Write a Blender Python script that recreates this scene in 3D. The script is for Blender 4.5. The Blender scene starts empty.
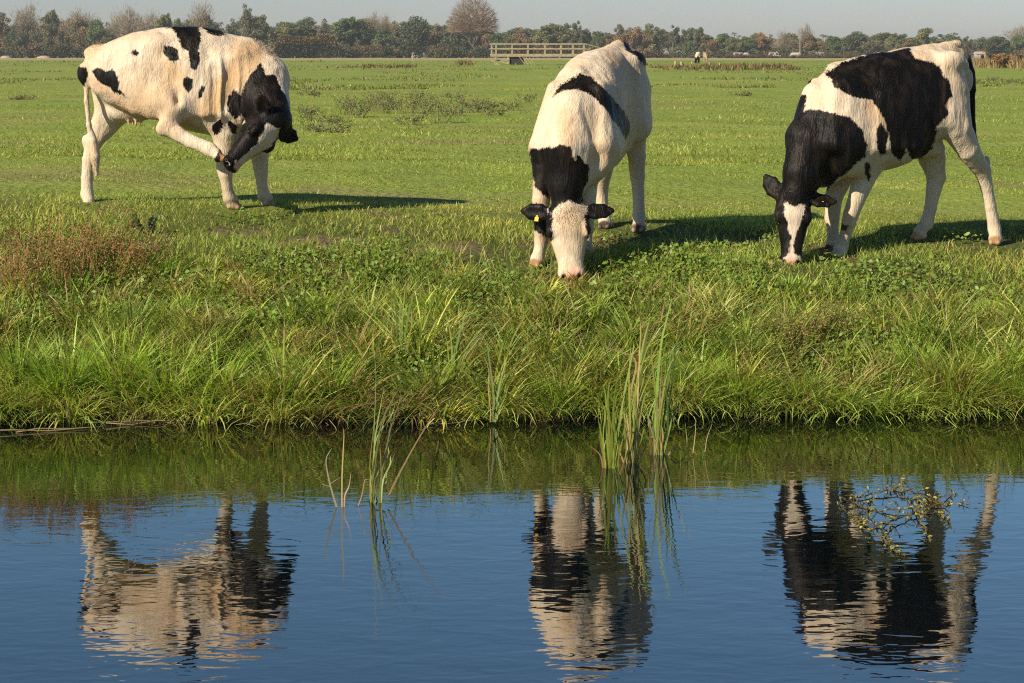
import bpy, math, random
import numpy as np
from mathutils import Vector, Matrix, noise as mnoise

C = bpy.context.scene.collection
R = math.radians

# ---------------------------------------------------------------- camera numbers
FPX, CX, CY = 2100.0, 512.0, 341.5
HORIZON = 53.0                      # the camera is level; the lens is shifted down
CAM = np.array((0.0, 0.0, 2.22))
WATER_Z = .028

def ray(px, py):
    """direction (with unit forward depth) through a picture point"""
    return np.array(((px - CX) / FPX, 1.0, (HORIZON - py) / FPX))

def at(px, py, D):
    d = ray(px, py)
    return CAM + d * (D / d[1])

# ---------------------------------------------------------------- noise on arrays
def _hash(ix, iy, iz, seed):
    n = (ix * 374761393 + iy * 668265263 + iz * 2147483647 + seed * 1274126177) & 0xffffffff
    n = ((n ^ (n >> 13)) * 1274126177) & 0xffffffff
    n = n ^ (n >> 16)
    return (n & 0xffff) / 65535.0

def vnoise(x, y, z=None, seed=0):
    """value noise 0..1 on numpy arrays"""
    x = np.asarray(x, float); y = np.asarray(y, float)
    z = np.zeros_like(x) if z is None else np.asarray(z, float)
    ix, iy, iz = (np.floor(v).astype(np.int64) for v in (x, y, z))
    fx, fy, fz = x - ix, y - iy, z - iz
    fx, fy, fz = (f * f * (3 - 2 * f) for f in (fx, fy, fz))
    out = 0
    for dx in (0, 1):
        wx = fx if dx else 1 - fx
        for dy in (0, 1):
            wy = fy if dy else 1 - fy
            for dz in (0, 1):
                wz = fz if dz else 1 - fz
                out = out + wx * wy * wz * _hash(ix + dx, iy + dy, iz + dz, seed)
    return out

def fbm(x, y, z=None, seed=0, oct=3):
    s, a, t = 0, 1.0, 0
    for o in range(oct):
        k = 2.0 ** o
        s = s + a * vnoise(x * k, y * k, None if z is None else z * k, seed + o * 17)
        t += a; a *= .5
    return s / t

# ---------------------------------------------------------------- ground height
GY = np.array([-60, -6, 1.5, 3.0, 4.0, 11.3, 12.28, 12.32, 12.60, 13.2, 14.4, 15.3, 16.0, 18.0, 25, 60, 150, 700, 3000], float)
GZ = np.array([.7, .7, .7, -.1, -.6, -.55, -.06, .012, .10, .38, .76, .90, .992, 1.0, 1.02, 1.06, 1.08, 1.08, 1.0], float)

def bank_edge(x):
    """how far the waterline wanders from its mean distance"""
    x = np.asarray(x, float)
    return np.clip(.22 + .085 * x, -.05, .6) + (vnoise(x * .8, x * 0 + 3.1, None, 5) - .5) * .26 + (vnoise(x * 3.1, x * 0 + 7.7, None, 6) - .5) * .12

def gz(x, y):
    x = np.asarray(x, float); y = np.asarray(y, float)
    near = np.clip((14.6 - y) / 1.5, 0, 1) * np.clip((y - 6) / 3, 0, 1)
    z = np.interp(y - bank_edge(x) * near, GY, GZ)
    tilt = np.clip((y - 12.6) / 2.0, 0, 1) * np.clip((30 - y) / 12, 0, 1)
    z = z - .022 * np.clip(x, -4.5, 4.5) * tilt
    land = np.clip((y - 12.6) / 1.0, 0, 1)
    z = z + land * ((fbm(x * .35, y * .35, None, 11, 2) - .5) * .10 + (vnoise(x * 1.6, y * 1.6, None, 12) - .5) * .05)
    far = np.clip((y - 25) / 60, 0, 1) * np.clip((500 - y) / 300, 0, 1)
    z = z + far * (fbm(x * .02, y * .02, None, 14, 2) - .5) * .22
    return z

def ground_at(px, py, lo=12.3, hi=420):
    """where a picture ray meets the ground"""
    d = ray(px, py)
    for i in range(50):
        m = .5 * (lo + hi); p = CAM + d * (m / d[1])
        if p[2] > float(gz(p[0], p[1])): lo = m
        else: hi = m
    return CAM + d * (lo / d[1])

# ---------------------------------------------------------------- scene helpers
def link(o, parent=None):
    C.objects.link(o)
    if parent is not None: o.parent = parent
    return o

def empty(name, loc):
    o = bpy.data.objects.new(name, None); link(o)
    o.location = loc; o.empty_display_size = .2
    return o

def tag(o, label=None, cat=None, group=None, kind=None):
    if label: o['label'] = label
    if cat: o['category'] = cat
    if group: o['group'] = group
    if kind: o['kind'] = kind
    return o

def mesh_from(name, verts, faces, mat=None, smooth=False, colors=None, cname='tint'):
    """verts (n,3); faces an (m,k) array or a list of index tuples"""
    me = bpy.data.meshes.new(name)
    verts = np.asarray(verts, np.float32)
    if isinstance(faces, np.ndarray):
        m, k = faces.shape
        me.vertices.add(len(verts)); me.vertices.foreach_set('co', verts.ravel())
        me.loops.add(m * k); me.loops.foreach_set('vertex_index', faces.ravel().astype(np.int32))
        me.polygons.add(m)
        me.polygons.foreach_set('loop_start', np.arange(0, m * k, k, dtype=np.int32))
        me.polygons.foreach_set('loop_total', np.full(m, k, np.int32))
        me.update(calc_edges=True)
    else:
        me.from_pydata([tuple(v) for v in verts], [], faces)
    if colors is not None:
        a = me.color_attributes.new(cname, 'FLOAT_COLOR', 'POINT')
        c = np.ones((len(verts), 4), np.float32); c[:, :3] = colors
        a.data.foreach_set('color', c.ravel())
    if smooth: me.polygons.foreach_set('use_smooth', np.ones(len(me.polygons), bool))
    if mat is not None: me.materials.append(mat)
    return me

def obj(name, me, parent=None, loc=None):
    o = bpy.data.objects.new(name, me); link(o, parent)
    if loc is not None: o.location = loc
    return o

class MB:
    """collects tubes, boxes and leaves into one mesh"""
    def __init__(s): s.v, s.f, s.n, s.c = [], [], 0, []
    def add(s, v, f, col=None):
        v = [tuple(map(float, p)) for p in v]
        s.v += v; s.f += [tuple(i + s.n for i in q) for q in f]; s.n += len(v)
        s.c += [tuple(col) if col is not None else (1, 1, 1)] * len(v)
    def tube(s, pts, rad, n=6, col=None, cap=True):
        pts = [Vector(p) for p in pts]
        if not hasattr(rad, '__len__'): rad = [rad] * len(pts)
        vs, fs = [], []
        ref = None
        for i, p in enumerate(pts):
            t = (pts[min(i + 1, len(pts) - 1)] - pts[max(i - 1, 0)]).normalized()
            if ref is None: ref = Vector((0, 0, 1)) if abs(t.z) < .9 else Vector((1, 0, 0))
            u = t.cross(ref).normalized(); w = t.cross(u).normalized()
            for k in range(n):
                a = 2 * math.pi * k / n
                vs.append(p + (u * math.cos(a) + w * math.sin(a)) * rad[i])
        for i in range(len(pts) - 1):
            for k in range(n):
                a, b = i * n + k, i * n + (k + 1) % n
                fs.append((a, b, b + n, a + n))
        if cap:
            fs.append(tuple(range(n))[::-1]); fs.append(tuple(range((len(pts) - 1) * n, len(pts) * n)))
        s.add(vs, fs, col)
    def box(s, c, size, rot=None, col=None):
        hx, hy, hz = size[0] / 2, size[1] / 2, size[2] / 2
        vs = [Vector((x, y, z)) for x in (-hx, hx) for y in (-hy, hy) for z in (-hz, hz)]
        if rot is not None: vs = [rot @ v for v in vs]
        vs = [v + Vector(c) for v in vs]
        s.add(vs, [(0, 1, 3, 2), (4, 6, 7, 5), (0, 4, 5, 1), (2, 3, 7, 6), (0, 2, 6, 4), (1, 5, 7, 3)], col)
    def bar(s, a, b, w, h, col=None):
        a, b = Vector(a), Vector(b); t = (b - a)
        q = t.to_track_quat('X', 'Z').to_matrix()
        s.box((a + b) / 2, (t.length, w, h), q, col)
    def build(s, name, mat, parent=None, loc=None, smooth=False, colors=False):
        me = mesh_from(name, s.v, s.f, mat, smooth, np.array(s.c) if colors else None)
        return obj(name, me, parent, loc)

# ---------------------------------------------------------------- materials
def new_mat(name):
    m = bpy.data.materials.new(name); m.use_nodes = True
    nt = m.node_tree; b = nt.nodes['Principled BSDF']
    return m, nt, b

def N(nt, t, **kw):
    n = nt.nodes.new(t)
    for k, v in kw.items():
        if k in n.inputs.keys() and not hasattr(n, k): n.inputs[k].default_value = v
        else: setattr(n, k, v)
    return n

def simple_mat(name, col, rough=.7, noise_amt=.25, scale=12, bump=0, spec=.3, attr=None):
    """one base colour broken up by noise"""
    m, nt, b = new_mat(name)
    tc = N(nt, 'ShaderNodeTexCoord'); nz = N(nt, 'ShaderNodeTexNoise')
    nz.inputs['Scale'].default_value = scale; nz.inputs['Detail'].default_value = 5
    nt.links.new(tc.outputs['Object'], nz.inputs['Vector'])
    mr = N(nt, 'ShaderNodeMapRange'); mr.inputs['To Min'].default_value = 1 - noise_amt; mr.inputs['To Max'].default_value = 1 + noise_amt
    nt.links.new(nz.outputs['Fac'], mr.inputs['Value'])
    mx = N(nt, 'ShaderNodeMix', data_type='RGBA', blend_type='MULTIPLY'); mx.inputs[0].default_value = 1
    if attr:
        at_ = N(nt, 'ShaderNodeAttribute', attribute_name=attr); nt.links.new(at_.outputs['Color'], mx.inputs[6])
    else: mx.inputs[6].default_value = (*col, 1)
    nt.links.new(mr.outputs[0], mx.inputs[7])
    nt.links.new(mx.outputs[2], b.inputs['Base Color'])
    b.inputs['Roughness'].default_value = rough
    b.inputs['Specular IOR Level'].default_value = spec
    if bump:
        bp = N(nt, 'ShaderNodeBump'); bp.inputs['Strength'].default_value = bump; bp.inputs['Distance'].default_value = .02
        nt.links.new(nz.outputs['Fac'], bp.inputs['Height']); nt.links.new(bp.outputs[0], b.inputs['Normal'])
    return m

def leaf_mat(name, rough=.55, trans=.35, attr='tint', spec=.3):
    """thin leaf: colour from a per-leaf attribute, some light comes through"""
    m, nt, b = new_mat(name)
    a = N(nt, 'ShaderNodeAttribute', attribute_name=attr)
    nt.links.new(a.outputs['Color'], b.inputs['Base Color'])
    b.inputs['Roughness'].default_value = rough; b.inputs['Specular IOR Level'].default_value = spec
    t = N(nt, 'ShaderNodeBsdfTranslucent')
    br = N(nt, 'ShaderNodeMix', data_type='RGBA', blend_type='MULTIPLY'); br.inputs[0].default_value = 1
    br.inputs[7].default_value = (1.3, 1.25, .6, 1)
    nt.links.new(a.outputs['Color'], br.inputs[6]); nt.links.new(br.outputs[2], t.inputs['Color'])
    mx = N(nt, 'ShaderNodeMixShader'); mx.inputs[0].default_value = trans
    nt.links.new(b.outputs[0], mx.inputs[1]); nt.links.new(t.outputs[0], mx.inputs[2])
    nt.links.new(mx.outputs[0], nt.nodes['Material Output'].inputs['Surface'])
    return m
# ================================================================ cows
H_COW = .0095
class Field:
    """signed distance grid; shapes melt into each other, then surface nets turn it into one skin"""
    def __init__(s, lo, hi, h):
        s.lo = np.array(lo, float); s.h = h
        s.n = np.ceil((np.array(hi) - s.lo) / h).astype(int) + 1
        s.F = np.full(tuple(s.n), .5, np.float32)
        s.ax = [s.lo[i] + h * np.arange(s.n[i]) for i in range(3)]
    def _win(s, lo, hi, pad):
        a = np.clip(np.floor((np.array(lo) - pad - s.lo) / s.h).astype(int), 0, s.n - 1)
        b = np.clip(np.ceil((np.array(hi) + pad - s.lo) / s.h).astype(int) + 1, 1, s.n)
        sl = tuple(slice(a[i], b[i]) for i in range(3))
        X, Y, Z = np.meshgrid(*[s.ax[i][sl[i]] for i in range(3)], indexing='ij')
        return sl, X, Y, Z
    def put(s, d, sl, k, cut=False):
        o = s.F[sl]
        if cut:
            d = -d; h = np.clip(.5 - .5 * (d - o) / k, 0, 1)
            s.F[sl] = d * (1 - h) + o * h + k * h * (1 - h)
            s.F[sl] = np.maximum(s.F[sl], o) if k <= 1e-6 else s.F[sl]
        else:
            h = np.clip(.5 + .5 * (o - d) / k, 0, 1)
            s.F[sl] = o * (1 - h) + d * h - k * h * (1 - h)
    def seg(s, a, b, ra, rb, side=(0, 1, 0), k=.05, cut=False):
        """tapered limb from a to b; ra, rb: (radius across, radius along 'side')"""
        a, b = np.array(a, float), np.array(b, float)
        ra = ra if hasattr(ra, '__len__') else (ra, ra); rb = rb if hasattr(rb, '__len__') else (rb, rb)
        m = max(*ra, *rb)
        sl, X, Y, Z = s._win(np.minimum(a, b) - m, np.maximum(a, b) + m, k + .04)
        T = b - a; L = np.linalg.norm(T); T = T / L
        V = np.array(side, float); V = V - T * V.dot(T); V /= np.linalg.norm(V); U = np.cross(T, V)
        px, py, pz = X - a[0], Y - a[1], Z - a[2]
        t = np.clip((px * T[0] + py * T[1] + pz * T[2]) / L, 0, 1)
        qt = px * T[0] + py * T[1] + pz * T[2] - t * L
        qu = px * U[0] + py * U[1] + pz * U[2]; qv = px * V[0] + py * V[1] + pz * V[2]
        ru = ra[0] + (rb[0] - ra[0]) * t; rv = ra[1] + (rb[1] - ra[1]) * t; rt = np.minimum(ru, rv)
        k0 = np.sqrt((qu / ru) ** 2 + (qv / rv) ** 2 + (qt / rt) ** 2)
        k1 = np.sqrt((qu / ru ** 2) ** 2 + (qv / rv ** 2) ** 2 + (qt / rt ** 2) ** 2)
        d = np.where(k1 > 1e-6, k0 * (k0 - 1) / np.maximum(k1, 1e-6), -rt)
        s.put(d, sl, k, cut)
    def chain(s, pts, k=.05, side=(0, 1, 0)):
        """a limb: its segments are joined first, so the joints do not swell"""
        keep = s.F; s.F = np.full_like(keep, .5)
        for (a, ra), (b, rb) in zip(pts[:-1], pts[1:]): s.seg(a, b, ra, rb, side, .012)
        d = s.F; s.F = keep
        s.put(d, (slice(None),) * 3, k)
    def ball(s, c, r, k=.05, ax=None, cut=False):
        """ellipsoid; ax: rows are its axes"""
        c = np.array(c, float); r = np.array(r if hasattr(r, '__len__') else (r, r, r), float)
        m = r.max(); sl, X, Y, Z = s._win(c - m, c + m, k + .04)
        px, py, pz = X - c[0], Y - c[1], Z - c[2]
        A = np.eye(3) if ax is None else np.array([np.array(v, float) / np.linalg.norm(v) for v in ax])
        q = [px * A[i, 0] + py * A[i, 1] + pz * A[i, 2] for i in range(3)]
        k0 = np.sqrt(sum((q[i] / r[i]) ** 2 for i in range(3)))
        k1 = np.sqrt(sum((q[i] / r[i] ** 2) ** 2 for i in range(3)))
        d = np.where(k1 > 1e-6, k0 * (k0 - 1) / np.maximum(k1, 1e-6), -r.min())
        s.put(d, sl, k, cut)
    def trunk(s, secs, n=2.25, k=.02):
        """barrel lofted along x: (x, top, bottom, half width, egg, sideways shift)"""
        S = np.array([tuple(q) + (0,) * (6 - len(q)) for q in secs], float)
        lo = (S[0, 0] - .12, (S[:, 5] - S[:, 3]).min() - .05, S[:, 2].min() - .05); hi = (S[-1, 0] + .12, (S[:, 5] + S[:, 3]).max() + .05, S[:, 1].max() + .05)
        sl, X, Y, Z = s._win(lo, hi, .08)
        xs = np.clip(s.ax[0][sl[0]], S[0, 0], S[-1, 0])
        # smooth (Catmull) interpolation of the sections
        def cat(col):
            i = np.clip(np.searchsorted(S[:, 0], xs, side='right') - 1, 0, len(S) - 2)
            x0, x1 = S[i, 0], S[i + 1, 0]; t = (xs - x0) / (x1 - x0)
            sl_ = np.gradient(S[:, col], S[:, 0])
            m0, m1 = sl_[i] * (x1 - x0), sl_[i + 1] * (x1 - x0); p0, p1 = S[i, col], S[i + 1, col]
            return (2 * t ** 3 - 3 * t ** 2 + 1) * p0 + (t ** 3 - 2 * t ** 2 + t) * m0 + (-2 * t ** 3 + 3 * t ** 2) * p1 + (t ** 3 - t ** 2) * m1
        tp, bt, hw, eg, sh = (cat(c)[:, None, None] for c in (1, 2, 3, 4, 5))
        zc, hh = (tp + bt) / 2, (tp - bt) / 2
        v = (Z - zc) / hh; w = hw * np.clip(1 - eg * v - .06 * (1 - v * v), .25, 2)
        u = (Y - sh) / w
        ex = (X - np.clip(X, S[0, 0], S[-1, 0])) / .10
        rho = (np.abs(u) ** n + np.abs(v) ** n + np.abs(ex) ** n) ** (1 / n)
        d = (rho - 1) * np.minimum(hw, hh) * .9
        s.put(d, sl, k)
    def skin(s):
        F = s.F; sg = F < 0; n = s.n
        cnt = np.zeros(n - 1, np.float32); acc = np.zeros((*(n - 1), 3), np.float32)
        def corner(i, j, k): return (slice(i, n[0] - 1 + i), slice(j, n[1] - 1 + j), slice(k, n[2] - 1 + k))
        cs = [(i, j, k) for i in (0, 1) for j in (0, 1) for k in (0, 1)]
        for a in cs:
            for axis in range(3):
                if a[axis]: continue
                b = tuple(a[q] + (q == axis) for q in range(3))
                fa, fb = F[corner(*a)], F[corner(*b)]
                m = (fa < 0) != (fb < 0)
                t = np.where(m, fa / np.where(m, fa - fb, 1), 0)
                for q in range(3): acc[..., q] += m * (a[q] + (t if q == axis else 0))
                cnt += m
        act = cnt > 0
        idx = -np.ones(tuple(n - 1), np.int64); ijk = np.argwhere(act); idx[act] = np.arange(len(ijk))
        V = s.lo + s.h * (ijk + acc[act] / cnt[act][:, None])
        quads = []
        for axis in range(3):
            o1, o2 = [(1, 2), (2, 0), (0, 1)][axis]
            e0 = [slice(1, n[q] - 1) for q in range(3)]; e1 = list(e0)
            e0[axis] = slice(0, n[axis] - 1); e1[axis] = slice(1, n[axis])
            a, b = sg[tuple(e0)], sg[tuple(e1)]
            st = np.array([0 if q == axis else 1 for q in range(3)])
            for flip, m in ((False, a & ~b), (True, ~a & b)):
                p = np.argwhere(m) + st
                if not len(p): continue
                def at_(d1, d2):
                    q = p.copy(); q[:, o1] -= d1; q[:, o2] -= d2
                    return idx[q[:, 0], q[:, 1], q[:, 2]]
                Q = np.stack([at_(1, 1), at_(0, 1), at_(0, 0), at_(1, 0)], 1)
                quads.append(Q[:, ::-1] if flip else Q)
        Q = np.concatenate(quads)
        # normals from the field
        G = np.gradient(F, s.h); ii = np.clip(np.round((V - s.lo) / s.h).astype(int), 0, n - 1)
        Nn = np.stack([g[ii[:, 0], ii[:, 1], ii[:, 2]] for g in G], 1); Nn /= np.maximum(np.linalg.norm(Nn, axis=1, keepdims=True), 1e-6)
        # a light smoothing that keeps the volume
        for lam in (.5, -.52, .5, -.52):
            S_ = np.zeros_like(V); c_ = np.zeros(len(V))
            for a, b in ((0, 1), (1, 2), (2, 3), (3, 0)):
                np.add.at(S_, Q[:, a], V[Q[:, b]]); np.add.at(c_, Q[:, a], 1)
            V = V + lam * (S_ / np.maximum(c_, 1)[:, None] - V)
        return V, Q, Nn

def poly_dist(u, v, poly):
    """signed distance to an outline, positive inside"""
    d = np.full(len(u), 9.0)
    for (x0, y0), (x1, y1) in zip(poly, poly[1:] + poly[:1]):
        ex, ey = x1 - x0, y1 - y0
        t = np.clip(((u - x0) * ex + (v - y0) * ey) / max(ex * ex + ey * ey, 1e-12), 0, 1)
        d = np.minimum(d, np.hypot(u - x0 - t * ex, v - y0 - t * ey))
    return np.where(in_poly(u, v, poly), d, -d)

def in_poly(u, v, poly):
    ins = np.zeros(len(u), bool); P = poly
    for (x0, y0), (x1, y1) in zip(P, P[1:] + P[:1]):
        c = (y0 > v) != (y1 > v)
        ins ^= c & (u < (x1 - x0) * (v - y0) / ((y1 - y0) or 1e-9) + x0)
    return ins

BLACK = np.array((.006, .005, .005)); WHITE = np.array((.62, .51, .385)); PINK = np.array((.62, .32, .23))
TAN = np.array((.50, .31, .15)); HOOF = np.array((.30, .17, .075)); DARK = np.array((.05, .035, .025)); NOSTRIL = np.array((.014, .010, .009))

class Cow:
    def __init__(s, base, yaw):
        s.base = np.array(base, float); s.c, s.s = math.cos(yaw), math.sin(yaw); s.yaw = yaw
        s.spots = []; s.tufts = []
    def loc(s, p):
        q = np.array(p, float) - s.base
        return np.array((s.c * q[0] + s.s * q[1], -s.s * q[0] + s.c * q[1], q[2]))
    def dirn(s, d):
        return np.array((s.c * d[0] + s.s * d[1], -s.s * d[0] + s.c * d[1], d[2]))
    def P(s, px, py, D): return s.loc(at(px, py, D))

    def head(s, F, poll, h, n, ears, sc=1.0, lat=1.0):
        """poll point, muzzle direction, forehead normal; ears: two (direction in (along, up, side), length)"""
        h = np.array(h, float); h /= np.linalg.norm(h)
        n = np.array(n, float); n -= h * n.dot(h); n /= np.linalg.norm(n); w = np.cross(h, n)
        q = lambda a, b, c: np.array(poll, float) + sc * (h * a + n * b + w * c * lat)
        s.hq, s.hax = q, (h, n, w); z = sc; zl = sc * lat
        F.seg(q(.03, -.055, 0), q(.16, -.05, 0), (.085 * z, .116 * zl), (.10 * z, .130 * zl), w, .02)       # skull
        F.seg(q(.16, -.045, 0), q(.40, -.055, 0), (.088 * z, .120 * zl), (.058 * z, .070 * zl), w, .02)     # nose bridge
        F.seg(q(.40, -.052, 0), q(.455, -.05, 0), (.058 * z, .068 * zl), (.054 * z, .078 * zl), w, .02)     # muzzle
        F.ball(q(.475, -.035, 0), np.array((.034, .044, .072 * lat)) * z, .025, (h, n, w))
        F.seg(q(.10, -.15, 0), q(.28, -.14, 0), (.07 * z, .096 * zl), (.05 * z, .068 * zl), w, .03)         # cheeks and jaw
        F.seg(q(.28, -.14, 0), q(.44, -.10, 0), (.045 * z, .05 * zl), (.034 * z, .042 * zl), w, .03)        # chin
        F.ball(q(.02, -.01, 0), np.array((.05, .05, .06)) * z, .04, (h, n, w))                          # crown of the poll
        for sg in (1, -1):
            F.ball(q(.175, .008, sg * .102), np.array((.05, .028, .03)) * z, .025, (h, n, w))           # brow
            F.ball(q(.14, -.12, sg * .085), np.array((.085, .07, .04)) * z, .025, (h, n, w))            # cheek
            F.ball(q(.215, -.028, sg * .116), np.array((.026, .018, .018)) * z, .008, (h, n, w), cut=True)
            F.ball(q(.487, -.022, sg * .042), np.array((.022, .015, .013)) * z, .008, (h, n, w), cut=True)   # nostril
            F.seg(q(.37, -.10, sg * .072), q(.475, -.078, sg * .045), .008 * z, .008 * z, w, .01, cut=True)   # mouth line
            s.spots.append((q(.490, -.020, sg * .042), .019 * z, NOSTRIL)); s.spots.append((q(.215, -.026, sg * .108), .019 * z, DARK))
        for sg, (d, ln, roll) in zip((1, -1), ears):
            e = h * d[0] + n * d[1] + w * d[2]; e /= np.linalg.norm(e)
            b = q(.035, -.05, sg * .095)
            fl = h * roll[0] + n * roll[1] + w * roll[2]
            F.seg(b, b + e * ln * .35 * z, (.030 * z, .03 * z), (.064 * z, .024 * z), fl, .02)
            F.seg(b + e * ln * .35 * z, b + e * ln * .72 * z, (.064 * z, .022 * z), (.058 * z, .017 * z), fl, .012)
            F.seg(b + e * ln * .72 * z, b + e * ln * z, (.058 * z, .017 * z), (.020 * z, .013 * z), fl, .012)
            F.seg(b + e * ln * .25 * z + fl * .028 * z, b + e * ln * .8 * z + fl * .022 * z, (.030 * z, .014 * z), (.022 * z, .012 * z), fl, .012, cut=True)
            s.ear = getattr(s, 'ear', []) + [(b, e, fl)]

    def leg(s, F, pts, foot, toe, side=(0, 1, 0), k=.045, hoof=HOOF):
        """pts: (point, radius) down to the fetlock; foot: hoof centre; toe: pointing direction"""
        F.chain(pts, k, side)
        foot = np.array(foot, float); toe = np.array(toe, float); toe[2] = 0 if len(toe) == 3 and abs(toe[2]) < .3 else toe[2]; toe /= np.linalg.norm(toe)
        F.seg(pts[-1][0], foot + np.array((0, 0, .03)), (.046, .042), (.044, .044), side, .02)
        for sg in (-1, 1):
            sd = np.cross(toe, (0, 0, 1.0)); sd = sd / max(np.linalg.norm(sd), 1e-6)
            F.seg(foot + sd * .024 * sg + toe * -.012 + np.array((0, 0, .008)), foot + sd * .02 * sg + toe * .042 + np.array((0, 0, -.012)), (.037, .03), (.023, .022), sd, .012)
        s.spots.append((foot + toe * .02 + np.array((0, 0, -.012)), .052, hoof))

    def colours(s, V, Nn, patches, far_balls, white=WHITE, stain=.6):
        p = V
        n1 = fbm(p[:, 0] * 3 + 9, p[:, 1] * 3, p[:, 2] * 3, 3); n2 = fbm(p[:, 0] * 14, p[:, 1] * 14, p[:, 2] * 9, 8)
        col = white[None] * (.92 + .14 * n2[:, None])
        st = np.clip((n1 - .46) * 3.2, 0, 1) * stain * (.6 + .8 * n2)
        col = col * (1 - st[:, None]) + (white * (.84, .64, .44))[None] * st[:, None]
        # dirt on the legs
        lowz = np.clip((.42 - p[:, 2]) / .4, 0, 1) * np.clip((n2 - .38) * 3, 0, 1) * .7
        col = col * (1 - lowz[:, None]) + np.array((.36, .27, .17))[None] * lowz[:, None]
        mark = np.full(len(p), -.2)                      # signed distance into the black
        wob = lambda f, a, sd: (vnoise(p[:, 0] * f, p[:, 1] * f, p[:, 2] * f, sd) - .5) * a
        for o, uu, vv, poly, tint, depth in patches:
            o, uu, vv = (np.array(q, float) for q in (o, uu, vv)); nn = np.cross(uu, vv)
            d = p - o
            ok = (np.abs(d @ nn) < depth) & (Nn @ nn > -.12)
            sd = np.full(len(p), -.2)
            a = (d @ uu + wob(20, .02, 21) + wob(60, .012, 22))[ok]; b = (d @ vv + wob(20, .02, 23) + wob(60, .014, 24))[ok]
            sd[ok] = np.clip(poly_dist(a, b, poly), -.2, .2)
            if tint is None: mark = np.maximum(mark, sd)
            else:
                t = tint[3] if len(tint) > 3 else 1.0
                soft = (np.clip(.5 + sd / (.008 if t >= 1 else .05), 0, 1) * t)[:, None]
                col = col * (1 - soft) + np.array(tint[:3])[None] * soft
                if t >= 1: mark = np.minimum(mark, np.where(ok, -sd, .2))
        for c, r in far_balls:
            d = (p - np.array(c)) / np.array(r)
            q = np.sqrt((d ** 2).sum(1)) + wob(9, .35, 31) + wob(40, .1, 32)
            mark = np.maximum(mark, np.clip((1 - q) * np.min(r), -.2, .2))
        for c, r, t in s.spots:
            d = np.linalg.norm(p - np.array(c), axis=1) / r + wob(30, .2, 41)
            f = np.clip((1.12 - d) / .24, 0, 1)[:, None]
            col = col * (1 - f) + np.array(t)[None] * f * (.8 + .4 * n2[:, None])
            if t is not DARK and t is not NOSTRIL: mark = np.minimum(mark, np.where(d < 1.1, (d - 1) * r, .2))
        s.mark = mark
        return np.clip(col, 0, 1)

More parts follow.
